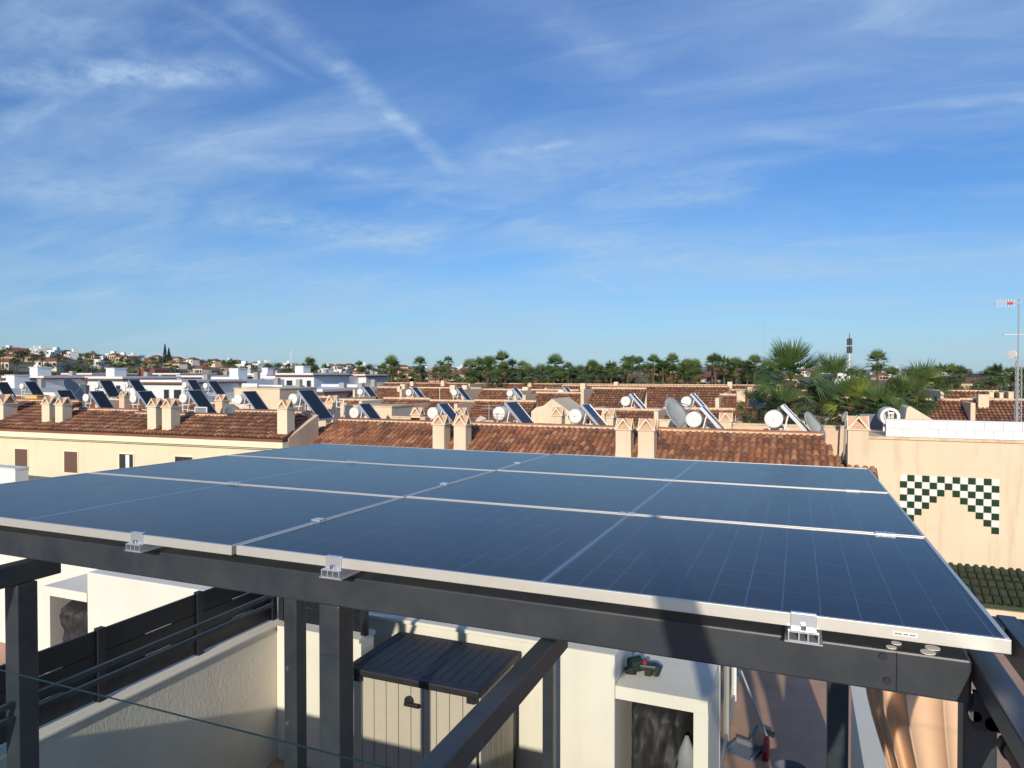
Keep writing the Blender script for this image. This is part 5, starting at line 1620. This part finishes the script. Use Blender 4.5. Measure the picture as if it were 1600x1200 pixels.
def end_clamp(u):
    p = on_array(u, 0); t = empty('panel_clamp', p)
    # rail stub with open chambers, showing under the frame
    mb = MB(); w, d = .036, .30
    for a, b in (((-w, -.022, -.040), (w, d, -.037)), ((-w, -.022, -.062), (w, d, -.059)), ((-w, -.022, -.0588), (-w + .003, d, -.0402)), ((w - .003, -.022, -.0588), (w, d, -.0402)),
                 ((-.012, -.022, -.0588), (-.009, d, -.0402)), ((.009, -.022, -.0588), (.012, d, -.0402)), ((-w - .008, -.022, -.0655), (w + .008, d, -.0625))): mb.box(a, b)
    mb.build('rail_stub', 'bright_aluminium', t)
    mb = MB().box((-.030, -.006, -.037), (.030, -.0015, .004)).box((-.030, -.0014, .0005), (.030, .010, .004)).box((-.030, -.02, -.0368), (.030, -.0062, -.034))
    mb.build('clamp', 'bright_aluminium', t, bevel=.001)
    MB().tube((0, -.013, -.0335), (0, -.013, -.022), .0065, n=6).build('bolt', 'steel', t)
    return t


for u_, lab in ((u_at(213, AV), 'silver clamp on the front edge of the left panel'), (u_at(521, AV), 'silver clamp just right of the front panel seam'), (u_at(1258, AV), 'silver clamp on the front edge near the right end')):
    tag(end_clamp(u_), lab, 'clamp', 'end clamps on the front edge')
ml = {(365, 0): 'mid clamp on the front row seam of the left panels', (980, 0): 'mid clamp at the middle of the front row seam, right panels', (1385, 0): 'mid clamp near the right end of the front row seam',
      (550, 1): 'mid clamp on the back row seam of the left panels', (1045, 1): 'mid clamp at the middle of the back row seam, right panels', (1333, 1): 'mid clamp near the right end of the back row seam'}
for (px, r_), lab in ml.items():
    s = PH + .01 + r_ * (PH + .02); v = AV + s; u_ = u_at(px, v); t = empty('mid_clamp', on_array(u_, s)); t.rotation_euler = (TILT, 0, 0); tag(t, lab, 'clamp', 'mid clamps on the row seams')
    bx('clamp_plate', (-.035, -.019, .0008), (.035, .019, .004), 'bright_aluminium', t, bevel=.001)
    bx('clamp_web', (-.035, -.0085, -.03), (.035, .0085, .0006), 'bright_aluminium', t)
    MB().tube((0, 0, .0042), (0, 0, .010), .0065, n=6).build('bolt', 'steel', t)
for px, py, lab in ((505, 812, 'cable clip pair on the centre seam of the front row'), (707, 752, 'cable clip pair on the centre seam of the middle row'), (822, 717, 'cable clip pair on the centre seam of the back row')):
    p = at_z(px, py, AZ); s = p.y - AV; t = empty('seam_clip', on_array(AU - .011, s)); tag(t, lab, 'clamp', 'clips on the centre seam')
    bx('clip', (-.024, -.018, .0008), (.018, -.004, .008), 'bright_aluminium', t); bx('clip', (-.024, .006, .0008), (.018, .020, .008), 'bright_aluminium', t)
# rails under the panels
for i, u_ in enumerate((u_at(213, AV), u_at(521, AV), u_at(1258, AV))):
    t = bx('mounting_rail', (u_ - .02, AV + .31, CZ - .685), (u_ + .02, AV + 3.4, CZ - .662), 'aluminium'); tag(t, ['aluminium mounting rail under the left panels', 'aluminium mounting rail under the seam of the array', 'aluminium mounting rail under the right end of the array'][i], 'rail')
# sticker on the front frame
s0 = u_at(1398, AV); t = empty('frame_sticker', (s0, AV - .0006, AZ - .022)); tag(t, 'tiny pale sticker with a line of small grey print on the front frame', 'sticker')
bx('label_paper', (0, -.0008, 0), (.052, 0, .010), 'white_paint', t)
mb = MB()
for i in range(14):
    if i not in (5, 9): mb.box((.004 + i * .0032, -.0012, .0032), (.0062 + i * .0032, -.0009, .0066))
mb.build('print', 'antenna_dark', t)
# dark cover below the array at the seam so cables read
cbm = empty('cable'); tag(cbm, 'thin black cable looped under the front edge of the panels', 'cable')
mb = MB(); prev = None
for i in range(60):
    x = -4.2 + i * .075; p = Vector((x, 2.12 + .01 * math.sin(i * .7), CZ - .675 - .012 * abs(math.sin(i * .33))))
    if prev is not None: mb.tube(prev, p, .004, n=5, caps=False)
    prev = p
mb.build('cable', 'rubber_black', cbm)
print('objects', len(bpy.data.objects), 'tris', sum(len(m.polygons) for m in bpy.data.meshes))
